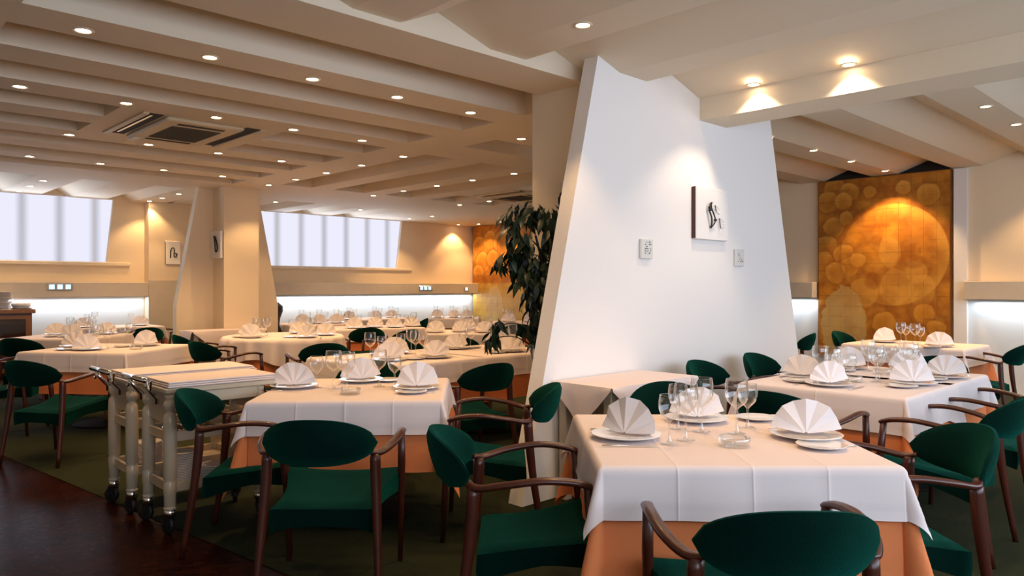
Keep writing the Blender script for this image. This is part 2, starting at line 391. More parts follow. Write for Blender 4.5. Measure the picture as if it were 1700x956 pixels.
def window(name, hole, n):
    b0, b1, t0, t1 = hole; zb, zt = ZW
    fr = MB()
    y0, y1 = B1 - .015, B1 + .03; k = .022
    for p, q in (((b0, zb), (t0, zt)), ((b1, zb), (t1, zt)), ((b0, zb), (b1, zb)), ((t0, zt), (t1, zt))):
        fr.tube([(p[0], B1 + .01, p[1]), (q[0], B1 + .01, q[1])], .012, 6, smooth=False)
    o = struct(name, None, None)
    spart('window_frame', fr, M['white'], o)
    lo, hi, pitch = min(b0, t0), max(b1, t1), .5025
    k = math.floor((lo - n) / pitch); g = .004
    while n + k * pitch < hi:
        x0, x1 = n + k * pitch + g, n + (k + 1) * pitch - g; k += 1; cx = (x0 + x1) / 2
        def fn(u, v):
            z = zb + (zt - zb) * v; L_ = b0 + (t0 - b0) * v; R_ = b1 + (t1 - b1) * v
            x = max(L_ + .004, min(R_ - .004, x0 + (x1 - x0) * u))
            return (x - cx, .10 - .03 * math.sin(PI * u), z)
        if x1 < max(b0, t0) - .4 and x1 < lo + .02: continue
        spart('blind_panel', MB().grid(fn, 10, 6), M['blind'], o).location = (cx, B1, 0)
    spart('window_sill', MB().rbox(b0 - .05, b1 + .35, B1 - .04, B1 + .02, zb - .05, zb, .006), M['fin'], o)
window('window_1', W1, .333); window('window_2', W2, 3.474)
# shallow pier between the windows, with its lower panel
pier = struct('wall_pier', MB().box(1.057, 2.28, 9.845, B1, 0, ZJ), M['wall'])
spart('dado_panel', MB().box(1.052, 2.28, 9.825, 9.855, 0, 1.446), M['shelf'], pier)
# ledges with cool tubes under them
def ledge(i, x0, x1, y0, y1, lamp, ls, w):
    struct('trim_%d' % i, MB().rbox(x0, x1, y0, y1, 1.18, 1.414, .008), M['shelf'], 'stone ledge with hidden lamp')
    area('ledge_lamp', *lamp, *ls, w, (.80, .90, 1))
ledge(1, -3.5, 1.05, 9.812, B1, ((-1.25, 9.94, 1.17), (R(-8), 0, 0)), (4.5, .06), 18)
ledge(2, 2.95, A2, 9.812, B1, ((5.65, 9.94, 1.17), (R(-8), 0, 0)), (5.2, .06), 27)
ledge(3, A1 - .2, A1, 1.54, 2.6, ((A1 - .1, 2.05, 1.17), (0, R(8), 0)), (.06, 1.0), 5)
ledge(4, A1 - .2, A1, -5.4, -.40, ((A1 - .1, -2.2, 1.17), (0, R(8), 0)), (.06, 3.4), 15)
struct('trim_7', MB().box(-3.5, 1.05, B1 - .01, B1, .0, 1.18), M['niche'], None)['label'] = 'pale lower wall under the ledge'
struct('trim_8', MB().box(2.29, A2, B1 - .01, B1, .0, 1.18), M['niche'])
struct('trim_9', MB().box(A1 - .01, A1, B0, 2.6, .0, 1.18), M['niche'])
struct('trim_5', MB().box(A1 - .06, A1, -.40, -.25, 0, 2.86), M['white'], 'pale pilaster strip beside the gold mural')
struct('trim_6', MB().box(A1 - .03, A1, -.205, 1.50, 2.86, 3.0), M['slot'], 'dark-painted shade of the gap between the gold mural and the folded ceiling')  # flat dark box; the gap's shade is put into its colour

# pillars with tapering fins
def pillar(name, label, col, fins, mcol, mfin):
    o = struct(name, None, None, label)
    spart('column_shaft', MB().box(*col), mcol, o)
    for poly, y0, y1, m in fins: spart('tapered_fin', MB().prism(poly, 'y', y0, y1), m, o)
    return o
pillar('pillar', 'square column with a huge white tapering fin wall', (.90, 1.40, .12, .78, 0, 2.84),
       [([(.015, 0), (3.90, 0), (3.124, 3.0), (.762, 3.0)], 0, .12, M['white'])], M['fin'], M['white'])
pillar('pillar', 'far square column with two tapering fins', (1.153, 1.664, 7.076, 7.512, 0, ZJ),
       [([(.642, 0), (2.143, 0), (2.143, 1.073), (1.824, ZJ), (.951, ZJ), (.642, 1.073)], 7.448, 7.576, M['fin'])], M['fin'], M['fin'])

# murals: gilded squares on a board
def mural(label, wall, b0, b1, z0, z1, cols, rows, m):
    o = thing('mural', label, 'mural', (wall - .055, (b0 + b1) / 2, 0))
    part('backing_board', MB().box(0, .05, -(b1 - b0) / 2 - .015, (b1 - b0) / 2 + .015, z0, z1 + .012), M['gilt_back'], o)
    w = (b1 - b0) / cols; h = (z1 - z0) / rows
    tile = MB().rbox(-.012, 0, -w / 2 + .0005, w / 2 - .0005, -h / 2 + .0005, h / 2 - .0005, .0015).mesh('gilded_square', m)
    for i in range(cols):
        for j in range(rows):
            q = link('gilded_square', tile, o, (random.uniform(-.0008, .0008), (i + .5 - cols / 2) * w, z0 + (j + .5) * h))
    return o
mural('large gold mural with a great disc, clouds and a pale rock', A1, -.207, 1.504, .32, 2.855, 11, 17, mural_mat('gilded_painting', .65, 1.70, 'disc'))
mural('gold mural of stacked clouds partly hidden behind the ficus', A2, 7.98, 10.0, .32, 2.735, 12, 15, mural_mat('gilded_clouds', 9.20, 1.62, 'cloud'))

# ------------------------------------------------------------------ downlights
ring_me = MB().lathe([(.038, -.001), (.040, -.006), (.052, -.006), (.056, 0)], 20).mesh('ring', M['ring'])
lens_me = MB().lathe([(.0005, -.004), (.020, -.0042), (.038, -.002)], 16).mesh('lens', M['lens'])
spot_data = {}
def downlight(x, y, z, label, group, k=1.0, size=104, color=WARM):
    o = thing('downlight', label, 'ceiling light', (x, y, z), 0, group)
    link('ring', ring_me, o); link('lens', lens_me, o)
    if k:
        key = (k, size, color)
        if key not in spot_data:
            l = bpy.data.lights.new('downlight_lamp', 'SPOT'); l.energy = SPOT_W * k; l.color = color
            l.spot_size = R(size); l.spot_blend = .45; l.shadow_soft_size = .03; spot_data[key] = l
        link('downlight_lamp', spot_data[key], o, (0, 0, -.02))
ordn = ('first', 'second', 'third', 'fourth', 'fifth', 'sixth', 'seventh')
for r_, b in enumerate((1.332, 2.924, 4.563, 6.16)):
    for i, a in enumerate((-2.041, -1.349, -.657, .035, .749)):
        if r_ > 1 and i == 0: continue
        downlight(a, b, ZJ, '%s round downlight from the cross beam on the %s lit joist' % (ordn[4 - i], ordn[r_]), 'downlights on the joists', .85)
for i, b in enumerate((3.382, 4.201, 5.0, 5.777, 6.543)):
    downlight(1.558, b, ZJ, '%s downlight from the tall ficus along the cross beam' % ordn[i], 'downlights on the cross beam')
downlight(1.792, 1.806, ZJ, 'lone downlight on the flat band beside the ficus pillar', 'downlights of the far bay')
for i, b in enumerate((3.435, 4.223, 4.979, 5.766, 6.554)):
    downlight(3.272, b, ZJ, '%s downlight along the second far joist' % ordn[i], 'downlights of the far bay', 1.2)
for i, b in enumerate((5.894, 6.65)):
    downlight(5.08, b, ZJ, '%s downlight past the far ceiling cassette' % ('nearer' if i == 0 else 'farther'), 'downlights of the far bay', 1.2)
for a, b, l in ((6.029, 9.407, 'downlight close beside the far bright window'), (6.04, 8.651, 'downlight on the flat ceiling before the far bright window'),
                (7.72, 9.85, 'corner downlight above the end of the glowing ledge'), (7.93, 9.4, 'downlight over the window side of the cloud mural'), (7.89, 8.6, 'downlight over the cloud mural'),
                (2.59, 8.428, 'downlight before the far bright window beside the pillar'), (4.294, 8.534, 'downlight before the middle of the far bright window')):
    downlight(a, b, ZJ, l, 'downlights near the windows', 1.4)
for i, b in enumerate((8.204, 8.96, 9.716)):
    downlight(-.795, b, ZJ, '%s downlight of the row leading to the window over the cabinet' % ordn[i], 'downlights near the windows', .6)
for i, b in enumerate((8.449, 9.152, 9.74)):
    downlight(1.036, b, ZJ, '%s downlight of the row leading to the wall pier' % ordn[i], 'downlights near the windows', .9)
downlight(.06, -.45, 2.84, 'big single downlight in the folded ceiling beside the white fin wall', 'downlights of the folded ceiling', 1.0)
for i, (a, b) in enumerate(((.06, -1.55), (-.86, -1.50), (.06, -2.65))):  # unseen lamps, added to brighten the nearest table's top
    downlight(a, b, 2.84, '%s added unseen downlight over the nearest table in the folded ceiling' % ordn[i], 'downlights of the folded ceiling', .9)
downlight(1.925, -.50, 2.84, 'wall-washing downlight against the beam, next to the white fin wall', 'downlights washing the beam', .75, 112, (1.0, .76, .55))
downlight(1.925, -1.19, 2.84, 'wall-washing downlight against the beam, farther from the white fin wall', 'downlights washing the beam', .75, 112, (1.0, .76, .55))
for i, a in enumerate((4.04, 5.07, 6.12, 7.22)):
    downlight(a, .46, 2.875, '%s downlight of the row leading to the gold disc mural' % ordn[i], 'downlights of the mural bay', 3.3 if i == 3 else 1.7)
for i, a in enumerate((4.1, 5.12, 6.12, 7.14)):  # last two are out of view, added to brighten the mural bay
    downlight(a, -1.46, 2.875, '%s downlight on the fold before the bare wall of the mural bay' % ordn[i], 'downlights of the mural bay', 1.7)

# ------------------------------------------------------------------ ceiling cassettes
def cassette(label, x, y, sx, sy):
    o = thing('air_conditioner', label, 'air conditioner', (x, y, ZJ))
    part('outlet_slot', MB().box(-sx / 2 - .15, -sx / 2 - .02, -sy / 2, sy / 2, -.003, 0), M['slot'], o)
    part('outlet_slot', MB().box(sx / 2 + .02, sx / 2 + .15, -sy / 2, sy / 2, -.003, 0), M['slot'], o)
    part('slot_trim', MB().rbox(-sx / 2 - .19, -sx / 2 - .14, -sy / 2 - .02, sy / 2 + .02, -.016, 0, .004), M['panel'], o)
    part('slot_trim', MB().rbox(sx / 2 + .14, sx / 2 + .19, -sy / 2 - .02, sy / 2 + .02, -.016, 0, .004), M['panel'], o)
    part('air_vane', MB().box(-sx / 2 - .11, -sx / 2 - .09, -sy / 2 + .05, sy / 2 - .1, -.008, -.003), M['steel'], o)
    p = part('cover_panel', MB().rbox(-sx / 2, sx / 2, -sy / 2, sy / 2, -.035, 0, .012), M['panel'], o)
    g = MB().box(-sx / 2 + .12, sx / 2 - .12, -sy / 2 + .22, sy / 2 - .22, -.038, -.034)
    q = part('grille', g, M['grille'], o)
    n = 14
    bars = MB()
    for i in range(n):
        t = -sy / 2 + .235 + (sy - .47) * i / (n - 1); bars.box(-sx / 2 + .125, sx / 2 - .125, t - .004, t + .004, -.043, -.038)
    b = part('grille_bars', bars, M['grille'], q); b['kind'] = 'stuff'
    for s in (-1, 1):
        part('outlet_slot', MB().box(-sx / 2 + .13, sx / 2 - .13, s * (sy / 2 - .12) - .028, s * (sy / 2 - .12) + .028, -.0375, -.034), M['slot'], o)
    part('indicator_box', MB().rbox(-sx / 2 + .02, -sx / 2 + .10, sy / 2 - .10, sy / 2 + .03, -.045, -.03, .006), M['white_plastic'], o)
cassette('square ceiling cassette air conditioner with brown grille among the joists', -.646, 3.658, .66, 1.04)
cassette('far ceiling cassette air conditioner above the ficus', 4.954, 5.021, .74, .96)

# ------------------------------------------------------------------ armchairs
def seat_mesh():
    def hw(t): return .225 + (.285 - .225) * t ** 1.6 - .022 * math.sin(PI * min(1, t * 1.15))
    mb = MB(); nu, nv = 14, 12
    def top(u, v):
        s = 2 * u - 1; x = s * hw(v); y = .015 + .47 * v + .02 * (1 - s * s) * v
        z = .405 + .05 * v ** 1.5 + .022 * s * s * v - .018 * (1 - s * s) * math.sin(PI * v)
        e = min(1, min(u, 1 - u) * 8, min(v, 1 - v) * 8); return (x, y, z - .022 * (1 - math.sqrt(max(0, 1 - (1 - e) ** 2))))
    def bot(u, v):
        x, y, z = top(1 - u, v); s = 1 - 2 * u
        return (x * .985, y, z - .075 - .03 * abs(s) ** 3 * (.5 + .5 * abs(2 * v - 1)) + .02 * math.sin(PI * v))
    mb.grid(top, nu, nv); mb.grid(bot, nu, nv)
    def ring(f, flip):
        r = [f(i / nu, 0) for i in range(nu)] + [f(1, j / nv) for j in range(nv)] + [f(1 - i / nu, 1) for i in range(nu)] + [f(0, 1 - j / nv) for j in range(nv)]
        return r
    a = ring(top, 0)
    b = [bot(1 - i / nu, 0) for i in range(nu)] + [bot(0, j / nv) for j in range(nv)] + [bot(i / nu, 1) for i in range(nu)] + [bot(1, 1 - j / nv) for j in range(nv)]
    n = len(a)
    mid = [((p[0] + q[0]) / 2 * 1.015, (p[1] + q[1]) / 2 + (.004 if p[1] > .25 else -.004), (p[2] + q[2]) / 2) for p, q in zip(a, b)]
    mb.add(a + mid + b, [(i, n + i, n + (i + 1) % n, (i + 1) % n) for i in range(n)] + [(n + i, 2 * n + i, 2 * n + (i + 1) % n, n + (i + 1) % n) for i in range(n)], True)
    return mb
def back_mesh():
    mb = MB(); nu, nv = 22, 8
    def mk(side):
        def f(u, v):
            s = (2 * u - 1) if side > 0 else (1 - 2 * u); x = .246 * s
            h = .100 * max(0, 1 - abs(s) ** 2.5) ** .52 + .002; t = 2 * v - 1; z = .700 - .022 * s * s + h * t
            y = -.125 * (1 - s * s) - .28 * (z - .62)
            th = .024 * math.sqrt(max(0, 1 - t * t)) * math.sqrt(max(0, 1 - abs(s) ** 4)) + .006
            return (x, y + side * th, z)
        return f
    f1, f2 = mk(1), mk(-1)
    mb.grid(lambda u, v: f1(u, v), nu, nv); mb.grid(lambda u, v: f2(u, v), nu, nv)
    a = [f1(i / nu, 0) for i in range(nu)] + [f1(1, j / nv) for j in range(nv)] + [f1(1 - i / nu, 1) for i in range(nu)] + [f1(0, 1 - j / nv) for j in range(nv)]
    b = [f2(1 - i / nu, 0) for i in range(nu)] + [f2(0, j / nv) for j in range(nv)] + [f2(i / nu, 1) for i in range(nu)] + [f2(1, 1 - j / nv) for j in range(nv)]
    n = len(a); mb.add(a + b, [(i, n + i, n + (i + 1) % n, (i + 1) % n) for i in range(n)], True); return mb
CH = {'seat': seat_mesh().mesh('seat', M['green']), 'back': back_mesh().mesh('backrest', M['green'])}
for s, k in ((-1, 'l'), (1, 'r')):
    CH['rear' + k] = MB().tube(bez([(s * .262, -.075, 0), (s * .248, -.03, .28), (s * .236, -.004, .50), (s * .232, .002, .628)], 3), [.014, .015, .017, .019, .02, .022, .023, .023, .023, .022], 10).mesh('leg', M['wood'])
    CH['front' + k] = MB().tube([(s * .272, .455, 0), (s * .278, .44, .30), (s * .284, .42, .50), (s * .286, .405, .648)], [.012, .016, .019, .017], 10).mesh('leg', M['wood'])
    CH['arm' + k] = MB().tube(bez([(s * .205, -.022, .640), (s * .250, .02, .628), (s * .292, .12, .650), (s * .304, .25, .668), (s * .296, .36, .660), (s * .284, .425, .640)], 4),
                              [.017] * 3 + [.021] * 15 + [.020] * 2 + [.014], 10, .62).mesh('armrest', M['wood'])
def chair(x, y, ang, label, group, world=False):
    if not world: x, y = cam_to_world(x, y)
    t = thing('armchair', label, 'chair', (x, y, .004), TURN + R(ang), group)
    link('seat', CH['seat'], t); link('backrest', CH['back'], t)
    for k in 'lr':
        link('leg', CH['rear' + k], t); link('leg', CH['front' + k], t); link('armrest', CH['arm' + k], t)
    return t
G = 'green armchairs'
chair(-.82, 3.21, 0, 'green armchair with its back to us at the table beside the trolleys', G)
chair(.72, 1.98, 0, 'nearest green armchair, cut off below, at the nearest white table', G)
chair(-.14, 2.90, -90, 'green armchair facing the nearest table from its ficus pillar side, arms toward us', G)
chair(1.68, 2.93, 90, 'green armchair at the nearest table on the side away from the pillar', G)
chair(2.42, 3.80, 46, 'green armchair drawn out from the first table of the mural row', G)
chair(3.10, 4.49, 46, 'green armchair beside the second table of the mural row, partly out of frame', G)
chair(.09, 4.20, 90, 'green armchair between the white fin wall and the table by the trolleys', G)
chair(-.20, 5.43, 38, 'green armchair with dark back before the long joined table, near the fin wall foot', G)
chair(.86, 6.62, 44, 'armchair mostly hidden behind the column at the long joined table', G)
chair(-1.585, 3.97, -85, 'green armchair standing against the near cream trolley', G)
chair(-1.02, 5.32, 180, 'armchair facing us behind the table beside the trolleys', G)
chair(.88, 4.10, 180, 'armchair facing us behind the nearest table', G)
chair(1.44, 4.00, -46, 'armchair at the near end of the mural row, seen from behind', G)
chair(1.46, 5.40, -136, 'first green armchair between the white fin wall and the mural row', G)
chair(2.06, 6.00, -136, 'second green armchair between the white fin wall and the mural row', G)
chair(5.35, .76, 43.9 + 16, 'green armchair just past the far edge of the white fin wall', G, True)
chair(5.95, .42, -136, 'dark armchair in front of the gold disc mural', G, True)
chair(5.20, -1.36, 46, 'green armchair at the table under the disc mural, before the bare wall', G, True)
chair(3.10, -1.35, 134, 'armchair at the mural end of the mural row', G, True)
chair(-3.60, 5.66, -13, 'dark green armchair with its back to us behind the trolleys', G)
chair(-4.86, 6.85, -75, 'green armchair at the frame edge beside the table behind the trolleys', G)
chair(-5.25, 8.02, 0, 'dark armchair in front of the table near the wooden cabinet', G)
chair(-4.92, 10.0, 44, 'green armchair on the near side of the table below the first window', G)
chair(1.32, 8.72, 134, 'green armchair by the wall pier', G, True)
chair(-3.66, 8.50, -50, 'green armchair beside the draped side table of the far pillar', G)
chair(-3.06, 7.55, -36, 'dark green armchair behind the trolleys facing the round table', G)
chair(-1.84, 7.30, 25, 'dark armchair with its back to us before the round table', G)
chair(-1.40, 9.55, 55, 'dark armchair before the table behind the round table, nearer the ficus', G)
chair(-1.95, 10.02, 20, 'dark armchair before the table behind the round table, nearer the round table', G)
chair(1.32, 2.98, -136, 'dark armchair on the far side of the long joined table, trolley end', G, True)
chair(2.02, 2.90, -136, 'dark armchair on the far side of the long joined table, pillar end', G, True)
chair(-1.62, 12.8, 90, 'green armchair tilting up behind the far tables, before the glowing wall', G)
chair(.10, 10.9, 0, 'dark armchair by the ficus at the far table', G)

# ------------------------------------------------------------------ tables and their cloths
def lin(h0, h1, o0, o1, n, m):
    f = [.004, .012, .03] ; hem = [-.034, -.030, -.026, 0]
    e = lambda o: f + [.03 + (o - .064) * (i + 1) / m for i in range(m - 1)] + [o + q for q in hem]
    out = [-h0 - q for q in reversed(e(o0))] if o0 > 0 else []
    mid = {-h0, -h0 + .006, h1 - .006, h1} | {-h0 + (h0 + h1) * i / n for i in range(1, n)}
    for c in (-h0 / 2, 0, h1 / 2): mid |= {c - .007, c - .0025, c, c + .0025, c + .007}
    out += sorted(mid)
    if o1 > 0: out += [h1 + q for q in e(o1)]
    return out
def cloth_mb(hx, hy, ov, z, off, flare=.10, wave=.010, seed=0, creases=True, n=17, m=7, cfl=.24, tips=()):
    """square cloth over a rectangular top; hx,hy = half sizes; ov = overhang per side (x-,x+,y-,y+)"""
    rnd = random.Random(seed); ph = [rnd.uniform(0, 6.28) for _ in range(6)]
    us = lin(hx, hx, ov[0], ov[1], n, m); vs = lin(hy, hy, ov[2], ov[3], n, m)
    mb = MB(); P = []
    for v in vs:
        for u in us:
            ex = max(0, abs(u) - hx); ey = max(0, abs(v) - hy); sx = 1 if u > 0 else -1; sy = 1 if v > 0 else -1
            bx = max(-hx, min(hx, u)); by = max(-hy, min(hy, v)); r = math.hypot(ex, ey)
            if r < 1e-9:
                zz = z
                if creases: zz += .0010 * (math.exp(-((abs(u) - hx * .5) / .0025) ** 2) + math.exp(-(u / .0025) ** 2))
                P.append((bx, by, zz)); continue
            c, s = ex / r, ey / r; diag_ = 2 * c * s
            tilt = flare + (cfl) * diag_ ** 1.5
            if s < 1e-6: w = wave * math.sin(by * 9 + ph[0]) * (r / .3) + wave * .6 * math.sin(by * 21 + ph[1]) * (r / .3)
            elif c < 1e-6: w = wave * math.sin(bx * 9 + ph[2]) * (r / .3) + wave * .6 * math.sin(bx * 21 + ph[3]) * (r / .3)
            else: w = 0
            if creases and s < 1e-6: w += .0028 * math.exp(-(by / .0025) ** 2)
            if creases and c < 1e-6: w += .0028 * (math.exp(-((abs(bx) - hx * .5) / .0025) ** 2) + math.exp(-(bx / .0025) ** 2))
            for ax, sg in tips:   # a free end hangs to a point
                e = sg * (bx if ax == 'x' else by) - ((hx if ax == 'x' else hy) - .22)
                if (s if ax == 'x' else c) > .999 and e > 0: q = (e / .22) ** 1.5; r *= 1 + .55 * q; w += .03 * q * r / .3
            h = off * min(1, r / .012) ** .6 + r * math.sin(tilt) + w
            mo = max(o for o in ov); hq = mo - max(ex, ey)
            if .025 < hq < .035: h -= .0018
            P.append((bx + sx * c * h, by + sy * s * h, z - .003 * min(1, r / .012) - r * math.cos(tilt) * (1 - .03 * diag_)))
    w = len(us)
    return mb.add(P, [(j * w + i, j * w + i + 1, (j + 1) * w + i + 1, (j + 1) * w + i) for j in range(len(vs) - 1) for i in range(w - 1)], True)
ped = MB().lathe([(.05, .03), (.045, .10), (.04, .4), (.045, .66), (.10, .69), (.10, .70)], 16, caps=True).mesh('pedestal', M['oak'])
def base_mb():
    pr = [(.31, 0), (.312, .008)]
    for i in range(9): pr += [(.30 - i * .028, .014 + i * .0022), (.288 - i * .028, .012 + i * .0022)]
    return MB().lathe(pr + [(.05, .034)], 32, caps=True)
base = base_mb().mesh('base', M['iron'])
TOP = .745
def table(x, y, sx, sy, rz, what, white=(.175,) * 4, peach=(.37,) * 4, seed=1, white_half=None, shift=(0, 0), tips=()):
    t = thing('dining_table', 'pedestal dining table under the cloths, ' + what, 'table', (x, y, .004), rz)
    part('tabletop', MB().rbox(-sx / 2, sx / 2, -sy / 2, sy / 2, .70, .73, .008), M['oak'], t)
    link('pedestal', ped, t); link('base', base, t)
    p = cloth_mb(sx / 2 + .002, sy / 2 + .002, peach, .737, .004, .045, .008, seed, False)
    thing('undercloth', 'peach undercloth hanging below the white cloth, ' + what, 'tablecloth', (x, y, .0), rz, 'peach undercloths', p.mesh('undercloth', M['peach']))
    hx, hy = white_half or (sx / 2 + .006, sy / 2 + .006)
    c = math.cos(rz); s = math.sin(rz)
    w = cloth_mb(hx, hy, white, TOP - .002, .014, .10, .010, seed, tips=tips)
    thing('tablecloth', 'white linen tablecloth, ' + what, 'tablecloth', (x + shift[0] * c - shift[1] * s, y + shift[0] * s + shift[1] * c, .0), rz, 'white tablecloths', w.mesh('tablecloth', M['cloth']))
def dtable(x, y, sx, sy, rot, what, **k): table(*cam_to_world(x, y), sx, sy, TURN + R(rot), what, **k)
dtable(.81, 3.03, 1.0, 1.0, 0, 'nearest table of all', seed=3)
dtable(-.91, 4.44, 1.0, .95, 3, 'table beside the trolleys', seed=5)
table(1.54, -1.315, .78, .95, 0, 'first table of the mural row', tips=(('x', 1),), white=(.20, 0, .20, .20), peach=(.37, 0, .37, .37), seed=7, white_half=(.44, .483), shift=(.054, 0))
table(2.325, -1.315, .77, .95, 0, 'second table of the mural row', white=(0, .19, .19, .19), peach=(0, .37, .37, .37), seed=8)
table(5.32, -.51, .84, 1.12, 0, 'table under the disc mural', seed=9)
table(.51, 2.04, 1.04, 1.02, 0, 'trolley end of the long joined table', tips=(('x', 1),), white=(.175, .0, .175, .175), peach=(.37, 0, .37, .37), seed=11, white_half=(.545, .516), shift=(.02, 0))
table(1.575, 2.04, 1.04, 1.02, 0, 'pillar end of the long joined table', white=(.0, .175, .175, .175), peach=(0, .37, .37, .37), seed=12)
dtable(-3.97, 7.36, 1.04, 1.04, -6.5, 'table behind the trolleys', seed=13)
dtable(-5.40, 9.10, 1.0, 1.0, 0, 'table near the wooden cabinet', peach=(.25,) * 4, seed=14)
table(.22, 9.06, 1.34, .75, 0, 'table below the first window', peach=(.25,) * 4, seed=15)
dtable(-.62, 10.0, .9, .9, 0, 'table behind the long joined table', seed=16)
table(3.04, 6.20, 1.28, .9, R(-19), 'table behind the round table', peach=(.3,) * 4, seed=17)
table(4.65, 8.75, 1.35, .75, 0, 'table along the far glowing wall', peach=(.22,) * 4, seed=18)
dtable(-1.10, 14.4, .9, .75, 0, 'table before the glowing corner', peach=(.22,) * 4, seed=19)
dtable(.14, 12.75, .9, .85, 0, 'table before the cloud mural', seed=20)
table(2.98, 7.80, 1.1, .8, 0, 'table under the far bright window', peach=(.22,) * 4, seed=21)
# round table
RX, RY = cam_to_world(-2.81, 9.20)
t = thing('dining_table', 'round pedestal dining table under a long white cloth', 'table', (RX, RY, .004))
part('tabletop', MB().lathe([(.001, .70), (.68, .70), (.685, .715), (.68, .73), (.001, .73)], 40), M['oak'], t); link('pedestal', ped, t); link('base', base, t)
def round_cloth(r, drop, z, off, nf, amp, sq):
    def f(u, v):
        th = 2 * PI * u
        if v < 2.5 / 14: q = v * 7; return (r * q * math.cos(th), r * q * math.sin(th), z)
        q = max(0, (v - 3 / 14)) / (11 / 14); q = q if v > 2.5 / 14 else 0; d = drop * (1 + sq * math.cos(4 * th + .6)) * q
        rr = r + off * (1 if v > 2.5 / 14 else 0) * min(1, .35 + q * 8) + (.02 + amp * (math.sin(nf * th) + .5 * math.sin(nf * 1.7 * th + 1) * 1)) * q
        return (rr * math.cos(th), rr * math.sin(th), z - d - .003)
    return MB().grid(f, 180, 14)
thing('undercloth', 'dark peach undercloth of the round table', 'tablecloth', (RX, RY, 0), 0, 'peach undercloths', round_cloth(.69, .52, .737, .004, 12, .006, 0).mesh('undercloth', M['peach']))
thing('tablecloth', 'white tablecloth with deep folds draped over the round table', 'tablecloth', (RX, RY, 0), 0, 'white tablecloths', round_cloth(.695, .30, TOP - .002, .035, 19, .026, .25).mesh('tablecloth', M['cloth']))

# ------------------------------------------------------------------ place settings
plate_me = MB().lathe([(.001, .004), (.085, .004), (.095, .007), (.138, .017), (.140, .019), (.137, .0205), (.095, .0115), (.085, .0085), (.001, .0085)], 36).mesh('plate', M['china'])
bread_me = MB().lathe([(.001, .003), (.055, .003), (.090, .0125), (.0915, .014), (.089, .015), (.055, .0065), (.001, .0065)], 30).mesh('bread_plate', M['china'])
def fan_mesh(seed, n=8, Rm=.135, spread=1.0):
    """pleated napkin fan standing on its fold, with a folded tail behind"""
    rnd = random.Random(seed); mb = MB(); k = 2 * n; nr = 5
    V = []
    for j in range(nr + 1):
        q = .05 + .95 * j / nr
        for i in range(k + 1):
            t = i / k; th = R(90 - 88 * spread) + R(176 * spread) * t
            zig = (1 if i % 2 else -1); rad = Rm * q * (1 - (.035 if i % 2 else 0) * q) * (1 + .05 * math.sin(5 * t + seed)) * (1 - .10 * abs(math.cos(th)) ** 3)
            x = rad * math.cos(th) * 1.0; z = rad * math.sin(th)
            y = .0095 * zig * q * (.6 + .4 * abs(math.sin(th))) + .9 * x * x * 1.6 + .16 * z * 1.0 - .012
            V.append((x, y, max(.002, z) + .010))
    w = k + 1
    F = [(j * w + i, j * w + i + 1, (j + 1) * w + i + 1, (j + 1) * w + i) for j in range(nr) for i in range(k)]
    mb.add(V, F)
    mb.add([(x, y + .004, z) for x, y, z in V], [tuple(reversed(f)) for f in F])
    return mb
def tail_mesh():
    mb = MB()
    for s in (0, .012, .024):
        mb.add([(-.115 + s, .02 + s * .5, .020 + s * .4), (.115 - s, .02 + s * .5, .020 + s * .4), (.05, .095, .012 + s * .3), (-.05, .095, .012 + s * .3), (0, .03, .075 - s)], [(0, 1, 4), (0, 4, 3), (1, 2, 4), (3, 4, 2)])
    return mb
fans = [fan_mesh(i, n, r, sp).mesh('fan', M['napkin']) for i, (n, r, sp) in enumerate(((4, .142, .95), (5, .138, .90), (4, .145, .92), (5, .140, .97)))]
tail_me = tail_mesh().mesh('tail', M['napkin'])
def glass_parts(h, rb, rf):
    zb = h * .50
    bowl = [(.0048, zb - .012), (.012, zb - .003), (rb * .52, zb + .006), (rb * .80, zb + .020), (rb * .96, zb + .040), (rb, zb + .058), (rb * .975, h - .022), (rb * .90, h), (rb * .905, h + .0012), (rb * .89, h + .0016), (rb * .875, h + .0008), (rb * .88, h - .001)]
    stem = [(.012, .006), (.0055, .018), (.0045, zb * .5), (.0048, zb - .012)]
    foot = [(rf, .0), (rf, .0015), (rf * .6, .0035), (.012, .006)]
    return (MB().lathe(bowl, 24).mesh('bowl', M['glass']), MB().lathe(stem, 12).mesh('stem', M['glass']), MB().lathe(foot, 24).mesh('foot', M['glass']))
GL = {'large': glass_parts(.222, .048, .036), 'small': glass_parts(.186, .042, .033)}
def glass(x, y, size, label, group):
    o = thing('wine_glass', label, 'glass', (x, y, TOP), 0, group)
    for nm, me in zip(('bowl', 'stem', 'foot'), GL[size]): link(nm, me, o)
def knife_mb():
    mb = MB(); mb.tube([(0, -.105, .004), (0, -.06, .005), (0, -.005, .004)], [.004, .005, .004], 6, .6)
    return mb.prism([(-.004, -.005), (.006, -.005), (.0075, .05), (.005, .098), (.0, .108), (-.004, .10)], 'z', .003, .0045)
def fork_mb():
    mb = MB(); mb.tube([(0, -.095, .003), (0, -.04, .004), (0, .03, .003)], [.0045, .003, .003], 6, .5)
    mb.prism([(-.003, .03), (.003, .03), (.010, .045), (.010, .06), (-.010, .06), (-.010, .045)], 'z', .003, .0045)
    for x in (-.0085, -.0028, .0028, .0085): mb.box(x - .0015, x + .0015, .06, .10, .0035, .005)
    return mb
knife_me = knife_mb().mesh('knife', M['steel']); fork_me = fork_mb().mesh('fork', M['steel'])
ash_me = MB().lathe([(.001, .006), (.046, .006), (.050, .012), (.052, .032), (.056, .034), (.060, .030), (.058, .0), (.001, .0)], 28).mesh('ashtray', M['glass'])
NSET = [0]
